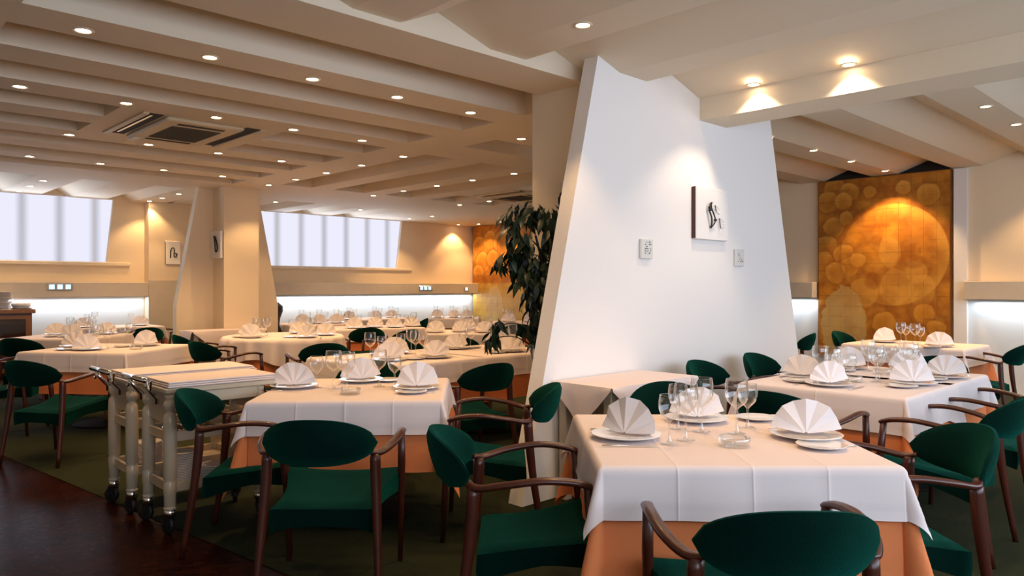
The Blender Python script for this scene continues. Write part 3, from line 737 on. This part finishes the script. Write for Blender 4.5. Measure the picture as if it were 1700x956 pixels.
def setting(x, y, ang, tab, place, glasses=((-.03, .21, 'large'), (.07, .17, 'small')), bread=(-.17, .10), cutlery=True, world=False, nturn=None, fan=None):
    """one cover: plate, fan napkin, glasses, bread plate, knife and fork; the diner looks along ang"""
    if not world: x, y = cam_to_world(x, y)
    rz = TURN + R(ang); c, s = math.cos(rz), math.sin(rz); i = NSET[0]; NSET[0] += 1
    if nturn is None: nturn = (-22, 14, 6, -10, 20, -4, 28)[i % 7]
    at = lambda dx, dy: (x + c * dx - s * dy, y + s * dx + c * dy)
    where = '%s of %s' % (place, tab)
    thing('plate', 'white dinner plate, ' + where, 'plate', (x, y, TOP), rz, 'dinner plates', plate_me)
    ux, uy = x - EYE[0], y - EYE[1]
    n = thing('napkin', 'white fan napkin, ' + where, 'napkin', (x, y, TOP + .0075), math.atan2(uy, ux) - PI / 2 + R(nturn), 'fan napkins')
    link('fan', fans[(i if fan is None else fan) % 4], n); link('tail', tail_me, n)
    for gx, gy, size in glasses:
        glass(*at(gx, gy), size, '%s wine glass, %s' % ('larger' if size == 'large' else 'smaller', where), 'wine glasses')
    if bread: thing('bread_plate', 'white bread plate, ' + where, 'plate', (*at(*bread), TOP), rz, 'bread plates', bread_me)
    if cutlery:
        thing('knife', 'steel table knife, ' + where, 'knife', (*at(.165, -.01), TOP), rz, 'table knives', knife_me)
        thing('fork', 'steel table fork, ' + where, 'fork', (*at(-.165, -.03), TOP), rz, 'table forks', fork_me)
def ashtray(x, y, tab, world=False):
    if not world: x, y = cam_to_world(x, y)
    thing('ashtray', 'round glass ashtray on the ' + tab, 'ashtray', (x, y, TOP), 0, 'glass ashtrays', ash_me)
T1 = 'nearest table'
setting(.455, 2.985, -90, T1, 'pillar side', (), None, True, nturn=-34, fan=0)
setting(.83, 3.36, 180, T1, 'far side', (), (-.28, -.03), False, fan=1)
setting(1.175, 2.985, 90, T1, 'side away from the pillar', (), (-.185, .015), True, fan=2)
ashtray(.845, 2.84, T1)
for x, y, sz, pl in ((.605, 2.87, 'small', 'pillar side of'), (.685, 2.94, 'large', 'pillar side of'), (.705, 3.17, 'small', 'far side of'), (.79, 3.11, 'large', 'far side of'), (.925, 3.07, 'large', 'ashtray of'), (1.01, 3.20, 'small', 'ashtray of')):
    glass(*cam_to_world(x, y), sz, '%s wine glass, %s %s' % ('larger' if sz == 'large' else 'smaller', pl, T1), 'wine glasses')
T2 = 'table beside the trolleys'
setting(-1.30, 4.46, -90, T2, 'trolley side', (), None, True, fan=3)
setting(-.955, 4.74, 180, T2, 'far side', (), (-.17, -.02), False, fan=2)
setting(-.56, 4.40, 90, T2, 'pillar side', (), (-.165, .01), True, fan=0)
ashtray(-.91, 4.20, T2)
for x, y, sz, pl in ((-1.165, 4.46, 'small', 'trolley side of'), (-1.055, 4.42, 'large', 'trolley side of'), (-1.05, 4.62, 'small', 'far side of'), (-.955, 4.33, 'large', 'far side of'), (-.80, 4.50, 'large', 'pillar side of'), (-.705, 4.49, 'small', 'pillar side of')):
    glass(*cam_to_world(x, y), sz, '%s wine glass, %s %s' % ('larger' if sz == 'large' else 'smaller', pl, T2), 'wine glasses')
T3 = 'first table of the mural row'; T4 = 'second table of the mural row'
D9 = 43.9
setting(1.36, -1.30, -90 + D9, T3, 'end toward us', ((.05, .18, 'small'), (-.06, .20, 'large')), (-.20, .03), True, True, fan=1)
setting(1.63, -1.00, 180 + D9, T3, 'fin wall side', ((.08, .16, 'large'), (.0, .20, 'small')), (.19, .06), False, True, fan=2)
setting(1.80, -1.63, D9, T3, 'bare wall side', ((-.05, .20, 'large'), (.05, .22, 'small')), (-.20, .0), True, True, fan=3)
ashtray(1.66, -1.32, T3, True)
setting(2.40, -.99, 180 + D9, T4, 'fin wall side', ((.06, .17, 'large'), (-.04, .2, 'small')), (.19, .04), False, True, fan=0)
setting(2.31, -1.66, D9, T4, 'bare wall side', ((-.05, .19, 'large'), (.06, .21, 'small')), (-.19, .02), True, True, fan=1)
setting(2.55, -1.36, 90 + D9, T4, 'mural end', ((.06, .18, 'small'), (-.05, .20, 'large')), None, False, True, fan=2)
ashtray(2.22, -1.30, T4, True)
T5 = 'table under the disc mural'
setting(5.08, -.82, D9, T5, 'bare wall side', ((-.02, .22, 'large'), (.07, .2, 'small')), (-.19, .02), True, True, fan=3)
setting(5.30, -.22, 180 + D9, T5, 'fin wall side', ((.05, .18, 'large'), (-.04, .2, 'small')), None, False, True, fan=0)
T6 = 'trolley end of the long joined table'; T7 = 'pillar end of the long joined table'
setting(.72, 1.76, D9, T6, 'pillar side', ((-.06, .19, 'large'), (.04, .21, 'small')), (-.20, .02), True, True, fan=1)
setting(.30, 1.82, D9, T6, 'trolley side', ((-.05, .20, 'large'), (.06, .19, 'small')), (-.2, .02), False, True, fan=2)
setting(.72, 2.33, 180 + D9, T6, 'far side', ((-.08, .13, 'large'), (.05, .15, 'small')), (.19, .02), False, True, fan=3)
setting(1.60, 1.74, D9, T7, 'near side', ((-.05, .20, 'large'), (.05, .21, 'small')), (-.20, .0), True, True, fan=0)
setting(1.42, 2.33, 180 + D9, T7, 'far side, trolley half', ((-.06, .15, 'large'), (.05, .17, 'small')), (-.2, .02), False, True, fan=1)
setting(1.93, 2.28, 180 + D9, T7, 'far side, pillar half', ((-.06, .15, 'large'), (.05, .17, 'small')), None, False, True, fan=2)
TR = 'round table'
for i, (x, y, a, pl) in enumerate(((-3.05, 8.76, -10, 'near side, trolley half'), (-2.42, 8.80, 12, 'near side, ficus half'), (-3.20, 9.12, -70, 'pillar side'), (-2.72, 9.58, 180, 'far side'), (-2.30, 9.20, 80, 'ficus side'))):
    setting(x, y, a, TR, pl, ((-.06, .20, 'large'), (.05, .19, 'small')) if i in (0, 3, 4) else ((.06, .2, 'large'),), (-.19, .05) if i < 2 else None, i < 2, fan=i)
TL = 'table behind the trolleys'
setting(-4.02, 7.08, 0, TL, 'near side', ((-.02, .22, 'large'), (.08, .20, 'small')), (-.22, .0), True, fan=3)
setting(-4.34, 7.42, -90, TL, 'cabinet side', ((.0, .2, 'large'), (.09, .19, 'small')), None, False, fan=1)
setting(-3.72, 7.60, 90, TL, 'pier side', ((.08, .2, 'large'), (.0, .22, 'small')), (-.15, .16), False, fan=0)
ashtray(-3.60, 7.16, TL)
TC = 'table near the wooden cabinet'
setting(-5.25, 8.90, 0, TC, 'near side', ((.06, .22, 'large'),), (-.25, .02), False, fan=0)
setting(-5.62, 9.22, -90, TC, 'cabinet side', ((.05, .2, 'large'), (-.1, .15, 'small')), None, False, fan=2)
setting(-5.12, 9.42, 90, TC, 'pier side', ((.05, .2, 'large'), (-.1, .15, 'small')), None, False, fan=1)
TW = 'table below the first window'
setting(.66, 9.02, D9 + 60, TW, 'pier end', ((.1, .15, 'small'),), None, False, True, fan=1)
setting(-.12, 8.95, D9 - 40, TW, 'cabinet end', ((.05, .2, 'large'), (-.06, .2, 'small')), None, False, True, fan=3)
def far_settings(tab, spots):
    for i, (x, y, a, pl) in enumerate(spots):
        setting(x, y, a, tab, pl, ((-.05, .19, 'large'), (.06, .18, 'small')), None, False, fan=i)
far_settings('table behind the long joined table', ((-1.00, 9.75, 0, 'round table side'), (-.68, 9.90, 0, 'middle'), (-.36, 9.75, 0, 'ficus side'), (-.60, 10.25, 180, 'far side')))
far_settings('table behind the round table', ((-2.26, 10.72, 10, 'round table end'), (-2.02, 11.0, 10, 'second from the round table'), (-1.72, 10.95, 10, 'third from the round table'), (-1.50, 11.2, 180, 'ficus end')))
far_settings('table along the far glowing wall', ((-2.95, 13.55, 0, 'window end'), (-2.55, 13.95, 0, 'middle'), (-2.30, 14.3, 0, 'corner end')))
far_settings('table before the glowing corner', ((-1.42, 14.2, 0, 'round table side'), (-1.12, 14.35, 0, 'middle'), (-.84, 14.2, 0, 'mural side')))
far_settings('table before the cloud mural', ((-.06, 12.6, 0, 'glowing wall side'), (.30, 12.6, 0, 'column side')))
far_settings('table under the far bright window', ((-3.36, 11.92, 0, 'pillar end'), (-3.12, 12.10, 0, 'middle'), (-2.88, 12.28, 0, 'ficus end')))

# ------------------------------------------------------------------ side tables draped against the pillars
def topper(hx, hy, z, dx, dy, back=True):
    """small cloth turned on the corner: its hem rises to the table's corners and dips along the sides"""
    mb = MB(); n = 20
    mb.add([(-hx, -hy, z), (hx, -hy, z), (hx, hy, z), (-hx, hy, z)], [(0, 1, 2, 3)])
    def side(p, q, nx, ny, d, peaks):
        def f(u, v):
            x = p[0] + (q[0] - p[0]) * u; y = p[1] + (q[1] - p[1]) * u
            h = .02 + d * peaks(u); o = .008 * min(1, v * 4) + .05 * h * v + .006 * math.sin(u * 14) * v
            return (x + nx * o, y + ny * o, z - h * v)
        mb.grid(f, n, 5)
    tri = lambda u: 1 - abs(2 * u - 1)
    rise = lambda u: min(1, u * 3.2, (1 - u) * 3.2)
    side((-hx, -hy), (hx, -hy), 0, -1, dx, rise)
    side((-hx, hy), (-hx, -hy), -1, 0, dy, lambda u: tri(u)); side((hx, -hy), (hx, hy), 1, 0, dy, tri)
    return mb
def side_table(x, y, sx, sy, h, label, cl, dx, dy):
    t = thing('side_table', label, 'table', (x, y, .004))
    part('tabletop', MB().rbox(-sx / 2, sx / 2, -sy / 2, sy / 2, h - .035, h - .006, .006), M['cream'], t)
    for a in (-1, 1):
        for b in (-1, 1): part('leg', MB().rbox(a * (sx / 2 - .05) - .03, a * (sx / 2 - .05) + .03, b * (sy / 2 - .05) - .03, b * (sy / 2 - .05) + .03, 0, h - .035, .004), M['cream'], t)
    part('modesty_panel', MB().box(-sx / 2 + .06, sx / 2 - .06, sy / 2 - .05, sy / 2 - .03, .05, h - .04), M['fin'], t)
    thing('tablecloth', cl, 'tablecloth', (x, y, 0), 0, None, topper(sx / 2 + .006, sy / 2 + .004, h - .001, dx, dy).mesh('tablecloth', M['cloth']))
side_table(.74, -.245, .90, .46, .75, 'cream side table set against the white fin wall', 'white corner-draped cloth on the side table at the white fin wall', .24, .24)
side_table(1.06, 6.845, 1.0, .44, .76, 'cream side table set against the far square column', 'white corner-draped cloth on the side table at the far column', .25, .25)
sock = thing('wall_socket', 'small square wall socket under the side table cloth on the fin wall', 'socket', (.73, -.003, .56))
part('plate', MB().rbox(-.05, .05, -.012, 0, -.06, .06, .003), M['white_plastic'], sock); part('outlet', MB().box(-.02, .02, -.0135, -.012, -.02, .02), M['ink'], sock)

# ------------------------------------------------------------------ trolleys
post_prof = [(.020, .135), (.027, .137), (.027, .148), (.022, .152), (.026, .158), (.026, .215), (.028, .225), (.028, .285), (.024, .292), (.029, .305), (.030, .45), (.029, .60), (.027, .640), (.022, .655),
             (.016, .664), (.017, .670), (.026, .684), (.029, .702), (.025, .722), (.017, .732), (.020, .738), (.022, .760)]
post_prof = [(q * 1.2, z) for q, z in post_prof]
post_me = MB().lathe(post_prof, 18, caps=True).mesh('turned_post', M['cream'])
ferr_me = MB().lathe([(.027, .098), (.030, .102), (.030, .134), (.027, .136)], 16, caps=True).mesh('ferrule', M['chrome'])
def wheel_mb():
    mb = MB(); pr = [(.012, -.012), (.043, -.012), (.048, -.008), (.048, .008), (.043, .012), (.012, .012)]
    v = []; n = 20
    for r, t in pr:
        for i in range(n): a = 2 * PI * i / n; v.append((t, r * math.cos(a) + .018, .048 + r * math.sin(a)))
    f = [(j * n + i, j * n + (i + 1) % n, (j + 1) * n + (i + 1) % n, (j + 1) * n + i) for j in range(5) for i in range(n)]
    f += [tuple(range(n)), tuple(range(5 * n, 6 * n))]
    return mb.add(v, f, True)
wheel_me = wheel_mb().mesh('wheel', M['rubber'])
fork_w = MB().box(-.022, -.016, -.012, .03, .045, .105).box(.016, .022, -.012, .03, .045, .105).box(-.022, .022, -.014, .014, .095, .105).mesh('caster_fork', M['black'])
def trolley(x, y, L, Wd, label, cloth_label):
    """x = its short end toward the floor's edge, y = its middle; posts sit in the corners"""
    t = thing('service_trolley', label, 'trolley', (x, y, .0)); hw = Wd / 2 - .03
    for px, rz in ((.03, .4), (L - .03, -.5)):
        for py in (-hw, hw):
            link('turned_post', post_me, t, (px, py, 0))
            c = link('caster', ferr_me, t, (px, py, 0)); link('wheel', wheel_me, c, None, rz + py); link('caster_fork', fork_w, c, None, rz + py)
    part('top_board', MB().rbox(0, L + .09, -Wd / 2, Wd / 2, .765, .795, .006), M['cream'], t)
    part('end_board', MB().prism([(-hw, .765), (hw, .765), (hw, .64), (hw * .5, .60), (-hw * .5, .60), (-hw, .64)], 'x', .022, .036), M['cream'], t)
    part('end_board', MB().box(L - .036, L - .022, -hw, hw, .62, .765), M['cream'], t)
    for s in (-1, 1): part('side_apron', MB().rbox(.03, L - .03, s * (hw + .006) - .009, s * (hw + .006) + .009, .70, .765, .003), M['cream'], t)
    for z0, nm in ((.50, 'middle_tray'), (.225, 'bottom_shelf')):
        tr = part(nm, MB().box(.02, L - .02, -hw, hw, z0 + .004, z0 + .014), M['cream'], t)
        for s in (-1, 1):
            part('tray_rail', MB().rbox(.03, L - .03, s * hw - .008, s * hw + .008, z0, z0 + .055, .003), M['cream'], tr)
        for px in (.03, L - .03): part('tray_rail', MB().rbox(px - .008, px + .008, -hw, hw, z0, z0 + .055, .003), M['cream'], tr)
    h = part('push_handle', MB().tube([(-.065, hw + .13, .835), (-.065, -hw + .09, .835)], .015, 14), M['chrome'], t)
    for py in (hw + .01, -hw + .10):
        part('bracket', MB().tube([(-.065, py, .825), (-.045, py, .78), (-.004, py, .735), (-.002, py, .70)], [.013, .010, .012, .012], 8), M['chrome'], h)
    part('hook', MB().tube(bez([(-.065, -hw + .085, .850), (-.07, -hw + .06, .845), (-.07, -hw + .045, .80), (-.07, -hw + .005, .79), (-.07, -hw - .01, .84), (-.07, -hw - .025, .845)], 4), .006, 6), M['chrome'], h)
    part('hook', MB().tube(bez([(-.06, hw + .06, .825), (-.06, hw + .045, .79), (-.06, hw + .075, .775), (-.06, hw + .10, .785)], 4), .006, 6), M['chrome'], h)
    def cl(z0, dx, seed):
        rnd = random.Random(seed)
        return MB().grid(lambda u, v: (.012 + dx + (L - .02) * u, (-Wd / 2 + .006) + (Wd - .012) * v, z0 + .003 * math.sin(9 * u + seed) * math.sin(5 * v + seed)), 16, 8)
    c = MB()
    for i in range(3):
        z0 = .797 + .011 * i; c.rbox(.010 + .003 * i, L + .094 - .012 * i, -Wd / 2 + .002 + .004 * i, Wd / 2 - .002 - .004 * i, z0, z0 + .0095, .003)
    f = tag(part('folded_tablecloth', c, M['cloth'], None, (x, y, 0)), cloth_label, 'tablecloth')
    return t
trolley(-1.735, 1.155, .57, .40, 'near cream service trolley with turned posts and chrome handle', 'folded white cloth lying on the near trolley')
trolley(-1.765, 1.69, .70, .40, 'far cream service trolley, behind the near one', 'folded white cloth lying on the far trolley')
stack_me = MB().lathe([(.001, 0), (.055, 0), (.088, .006), (.090, .0075), (.086, .0085), (.055, .003), (.001, .003)], 24).mesh('stacked_plate', M['china'])
def stack(x, y, z, n, label, group, k=1.0, step=.0088):
    for i in range(n):
        lb = label.replace('white plate in', 'topmost white plate of') if i == n - 1 else label.replace('white plate in', 'lowest white plate of') if i == 0 else label
        o = thing('stacked_plate', lb, 'plate', (x + random.uniform(-.002, .002), y + random.uniform(-.002, .002), z + i * step * k), random.uniform(0, 6), group, stack_me); o.scale = (k, k, k)
stack(-1.60, 1.115, .240, 20, 'white plate in the tall stack on the near trolley', 'tall plate stack of the near trolley')
stack(-1.41, 1.10, .240, 9, 'white plate in the low stack on the near trolley', 'low plate stack of the near trolley')
stack(-1.26, 1.10, .240, 9, 'white plate in the stack at the inner end of the near trolley', 'inner plate stack of the near trolley')
stack(-1.60, 1.67, .240, 17, 'white plate in the stack on the far trolley', 'plate stack of the far trolley')
spoon = MB().tube([(-.13, 0, .012), (-.03, 0, .022), (.04, 0, .010)], [.006, .004, .004], 6, .5)
spoon.lathe([(.001, .0), (.02, .004), (.032, .014), (.033, .016)], 16, (.07, 0, 0)); spoon_me = spoon.mesh('ladle', M['steel'])
for i, (x, y, r, z, w) in enumerate(((-1.47, 1.12, .5, .515, 'near'), (-1.36, 1.20, 2.0, .515, 'near'), (-1.32, 1.10, -.5, .515, 'near'), (-1.55, 1.65, .9, .515, 'far'), (-1.40, 1.71, 2.6, .515, 'far'))):
    thing('ladle', 'steel ladle lying in the tray of the %s trolley' % w, 'ladle', (x, y, z), r, 'ladles of the %s trolley' % w, spoon_me)
lid = MB().lathe([(.07, 0), (.072, .004), (.06, .03), (.03, .045), (.006, .05), (.006, .062), (.014, .070), (.0005, .076)], 24)
thing('cloche', 'round steel cloche in the tray of the near trolley', 'cloche', (-1.61, 1.21, .514), 0, None, lid.mesh('cloche', M['steel']))

# ------------------------------------------------------------------ cabinet with crockery
cb = thing('cabinet', 'orange wood sideboard with dark glass doors under the ledge', 'cabinet', (-1.24, 9.72, .004))
part('body', MB().box(-.58, .58, -.18, .22, .06, .95), M['wood'], cb); part('worktop', MB().rbox(-.62, .62, -.22, .24, .95, 1.01, .006), M['oak'], cb); part('plinth', MB().box(-.55, .55, -.15, .20, 0, .06), M['wood'], cb)
for s in (-.29, .29):
    d = part('door', MB().box(s - .28, s - .21, -.20, -.18, .10, .92).box(s + .21, s + .28, -.20, -.18, .10, .92).box(s - .21, s + .21, -.20, -.18, .10, .16).box(s - .21, s + .21, -.20, -.18, .87, .92), M['oak'], cb)
    part('pane', MB().box(s - .21, s + .21, -.192, -.186, .16, .87), M['cab_glass'], d)
for i in range(16):
    o = thing('soup_plate', 'large white plate in the tall stack on the cabinet', 'plate', (-1.00 + random.uniform(-.004, .004), 9.70, 1.016 + i * .0155), 0, 'tall plate stack on the cabinet', plate_me)
pan = thing('serving_dish', 'round steel serving dish with silver pieces on the cabinet', 'dish', (-.77, 9.66, 1.016))
part('dish', MB().lathe([(.001, .0), (.12, .0), (.16, .012), (.158, .016), (.115, .006), (.001, .006)], 28), M['steel'], pan)
part('rim_bowl', MB().lathe([(.10, .008), (.125, .05), (.128, .085), (.122, .085), (.118, .05), (.09, .012)], 28), M['china'], pan)

# ------------------------------------------------------------------ wall pieces
def art(label, x0, x1, z0, z1, y, d, curves, turn=0):
    at = ((x0 + x1) / 2, y, (z0 + z1) / 2) if not turn else (y, (x0 + x1) / 2, (z0 + z1) / 2)
    o = thing('framed_relief', label, 'picture', at, turn)
    w, h = (x1 - x0) / 2, (z1 - z0) / 2
    part('panel', MB().rbox(-w, w, -d, -.002, -h, h, .004), M['white'], o)
    part('shaded_side_edge', MB().box(-w - .006, -w, -d + .008, -.002, -h + .006, h - .006), M['wood'], o)  # dark strip stands for the panel's side in shadow
    for pts, r, m in curves: part('bent_rod', MB().tube(bez([(px, -d - .012 - dd, pz) for px, pz, dd in pts], 6), r, 8), m, o)
    return o
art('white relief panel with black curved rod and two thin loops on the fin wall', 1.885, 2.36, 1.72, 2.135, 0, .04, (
    ([(-.03, .09, .0), (-.075, .06, .01), (-.085, .02, .012), (-.055, -.03, .012), (-.05, -.08, .01), (-.045, -.115, 0)], .0065, M['black']),
    ([(-.03, .09, .0), (-.045, .05, .006), (-.02, .0, .01), (.0, -.03, .01), (.0, -.065, .012), (-.045, -.115, 0)], .0055, M['black']),
    ([(-.085, .055, .012), (-.080, .03, .016), (-.076, .02, .016)], .013, M['black']), ([(.003, -.04, .012), (.004, -.06, .012)], .012, M['black']),
    ([(.02, .07, 0), (.018, .02, .01)], .004, M['black']), ([(.02, .07, 0), (.06, .04, .012), (.06, .0, .012), (.018, .02, .01)], .0025, M['steel']),
    ([(.085, -.03, 0), (.083, -.11, .01)], .004, M['black']), ([(.085, -.03, 0), (.135, -.06, .012), (.125, -.105, .012), (.083, -.11, .01)], .0025, M['steel'])))
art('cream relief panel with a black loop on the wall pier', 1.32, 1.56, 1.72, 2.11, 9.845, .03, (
    ([(-.05, -.09, 0), (-.045, .05, .01), (-.01, .08, .01), (.01, .05, .01), (.005, -.06, .01), (.04, -.07, .01), (.05, -.02, .01), (.02, -.01, .0)], .009, M['black']),))
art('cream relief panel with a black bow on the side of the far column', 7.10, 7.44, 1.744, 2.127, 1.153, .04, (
    ([(-.03, .11, 0), (.02, .08, .01), (.04, .0, .01), (.06, -.10, .01), (.12, -.06, .01), (.08, .05, .01), (.0, .12, 0)], .010, M['black']),), R(-90))
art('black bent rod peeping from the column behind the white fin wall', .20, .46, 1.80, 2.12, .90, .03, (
    ([(-.02, .10, .0), (-.10, .07, .01), (-.125, .01, .012), (-.09, -.05, .012), (-.02, -.04, 0)], .008, M['black']),), R(-90))
def thermostat(x, z, label):
    o = thing('thermostat', label, 'thermostat', (x, 0, z))
    part('cover', MB().rbox(-.072, .072, -.022, -.001, -.072, .072, .005), M['white_plastic'], o)
    rnd = random.Random(int(x * 100)); mk = MB()
    for i in range(5):
        for j in range(6):
            if rnd.random() < .55: mk.box(-.03 + i * .017, -.03 + i * .017 + rnd.uniform(.007, .013), -.0232, -.0222, -.035 + j * .016, -.035 + j * .016 + rnd.uniform(.004, .010))
    q = part('display_marks', mk, M['ink'], o); q['kind'] = 'stuff'
thermostat(1.27, 1.62, 'white wall thermostat nearer the edge beside the ficus, on the fin wall')
thermostat(2.59, 1.59, 'white wall thermostat below and beyond the relief panel, on the fin wall')
def switches(x, y, z, n, label):
    o = thing('switch_plate', label, 'switch', (x, y, z))
    part('plate', MB().rbox(-.055 * n - .01, .055 * n + .01, -.012, 0, -.05, .05, .004), M['steel'], o)
    for i in range(n): part('lit_switch', MB().box(-.055 * n + .02 + .11 * i, -.055 * n + .09 + .11 * i, -.016, -.012, -.035, .035), M['led'], o)
switches(-.24, 9.81, 1.339, 3, 'row of three blue lit switches on the ledge over the cabinet side')
switches(6.75, 9.81, 1.307, 3, 'row of three blue lit switches on the far ledge')
switches(7.92, 9.81, 1.286, 1, 'single blue lit switch at the corner end of the far ledge')
vs = thing('black_form', 'tall black rounded object half hidden behind the far pillar fin', 'vase', (2.24, 7.81, .004))  # unidentified dark form; its turned outline is made up
part('body', MB().lathe([(.12, 0), (.14, .02), (.17, .3), (.15, .6), (.10, .74), (.11, .84), (.15, .95), (.15, 1.03), (.09, 1.09), (.0, 1.10)], 24), M['black'], vs)

# ------------------------------------------------------------------ ficus
fx, fy = cam_to_world(.245, 5.22)
tree = thing('potted_ficus', 'tall dark ficus tree with drooping leaves beside the white fin wall', 'plant', (fx, fy, .004))
inv = Matrix.Rotation(-0.0, 3, 'Z')
part('pot', MB().lathe([(.10, 0), (.105, .01), (.15, .27), (.165, .28), (.165, .31), (.15, .31), (.14, .26), (.001, .26)], 28), M['pot'], tree)
def cl(px, d, pz):  # offsets across (px), deep (d) in the camera's frame -> local
    return (.7207 * px + .6933 * d, -.6933 * px + .7207 * d, pz)
part('trunk', MB().tube(bez([cl(0, 0, .25), cl(.02, .01, .7), cl(.0, 0, 1.2), cl(.03, -.01, 1.55), cl(.0, .02, 1.80)], 5), [.020] * 8 + [.016] * 8 + [.011] * 5, 8), M['bark'], tree)
part('trunk', MB().tube(bez([cl(.03, .03, .25), cl(-.01, .03, .7), cl(.03, .02, 1.1), cl(-.02, .02, 1.45), cl(-.08, .0, 1.7)], 5), [.012] * 16 + [.008] * 5, 8), M['bark'], tree)
blobs = [  # across, deep, height, radius, leaves
    (-.21, .00, 1.82, .10, 45), (-.10, .05, 1.86, .09, 28), (.02, -.05, 1.84, .09, 28), (.06, .02, 1.68, .10, 31), (-.20, -.04, 1.66, .10, 45), (-.26, .02, 1.53, .10, 42), (-.12, .04, 1.55, .11, 45),
    (.04, -.03, 1.48, .10, 35), (-.16, -.03, 1.42, .10, 42), (-.05, .0, 1.36, .09, 28), (-.10, .03, 1.24, .09, 28), (-.02, -.04, 1.12, .10, 31), (-.10, .02, 1.06, .08, 24), (.02, .03, 1.22, .08, 21),
    (-.34, .02, 1.07, .05, 15), (-.38, .0, .98, .05, 14), (-.06, -.02, .93, .06, 17), (.0, .0, .84, .05, 14), (-.02, .02, .76, .04, 8)]
def leaf_mesh(k):
    l, w, b = .088 + .010 * k, .019 + .002 * k, .012 + .006 * k
    v = [(0, 0, 0), (-w, l * .30, -b * .4 + .005), (0, l * .32, -b * .4), (w, l * .30, -b * .4 + .005), (-w * .75, l * .62, -b + .004), (0, l * .64, -b), (w * .75, l * .62, -b + .004), (0, l, -b * 2.4), (0, -.018, .004)]
    f = [(0, 2, 1), (0, 3, 2), (1, 2, 5, 4), (2, 3, 6, 5), (4, 5, 7), (5, 6, 7), (8, 0, 1)]
    me = MB().add(v, f, True).mesh('leaf', M['leaf']); return me
leaves = [leaf_mesh(k) for k in range(3)]
rl = random.Random(11)
stems = MB()
nl = 0; nsep = 0; rest = MB()
for bx, bd, bz, br, n in blobs:
    c = Vector(cl(bx, bd, bz)); z0 = max(.72, min(1.70, bz - .22 + .08)); root = Vector(cl(.01, .01, z0))
    midp = root.lerp(c, .55) + Vector((0, 0, .07))
    stems.tube(bez([root, midp, c, c + (c - midp) * .4 + Vector((0, 0, -.03))], 4), [.006] * 4 + [.004] * 4 + [.0025] * 5, 5)
    for i in range(n):
        nl += 1
        th = rl.uniform(0, 2 * PI); ph = math.acos(rl.uniform(-1, 1)); rr = br * rl.random() ** .45
        off = Vector((math.sin(ph) * math.cos(th), math.sin(ph) * math.sin(th), math.cos(ph))) * rr
        out = math.atan2(off.y + (c.y - 0) * .4, off.x + (c.x) * .4) - PI / 2
        eu = (R(rl.uniform(-86, -24)), R(rl.uniform(-35, 35)), out + rl.uniform(-1.1, 1.1)); s_ = rl.uniform(.85, 1.2)
        if i < n * .52 and nsep < 298:
            nsep += 1
            o = link('leaf', rl.choice(leaves), tree, c + off); o.rotation_euler = eu; o.scale = (s_, s_, s_)
        else:
            lm = rl.choice(leaves); X = Matrix.LocRotScale(c + off * 1.05, Euler(eu), (s_, s_, s_))
            rest.add([X @ v.co for v in lm.vertices], [tuple(p.vertices) for p in lm.polygons], True)
q_ = part('foliage', rest, M['leaf'], tree); q_['kind'] = 'stuff'
b_ = part('branches', stems, M['bark'], tree); b_['kind'] = 'stuff'
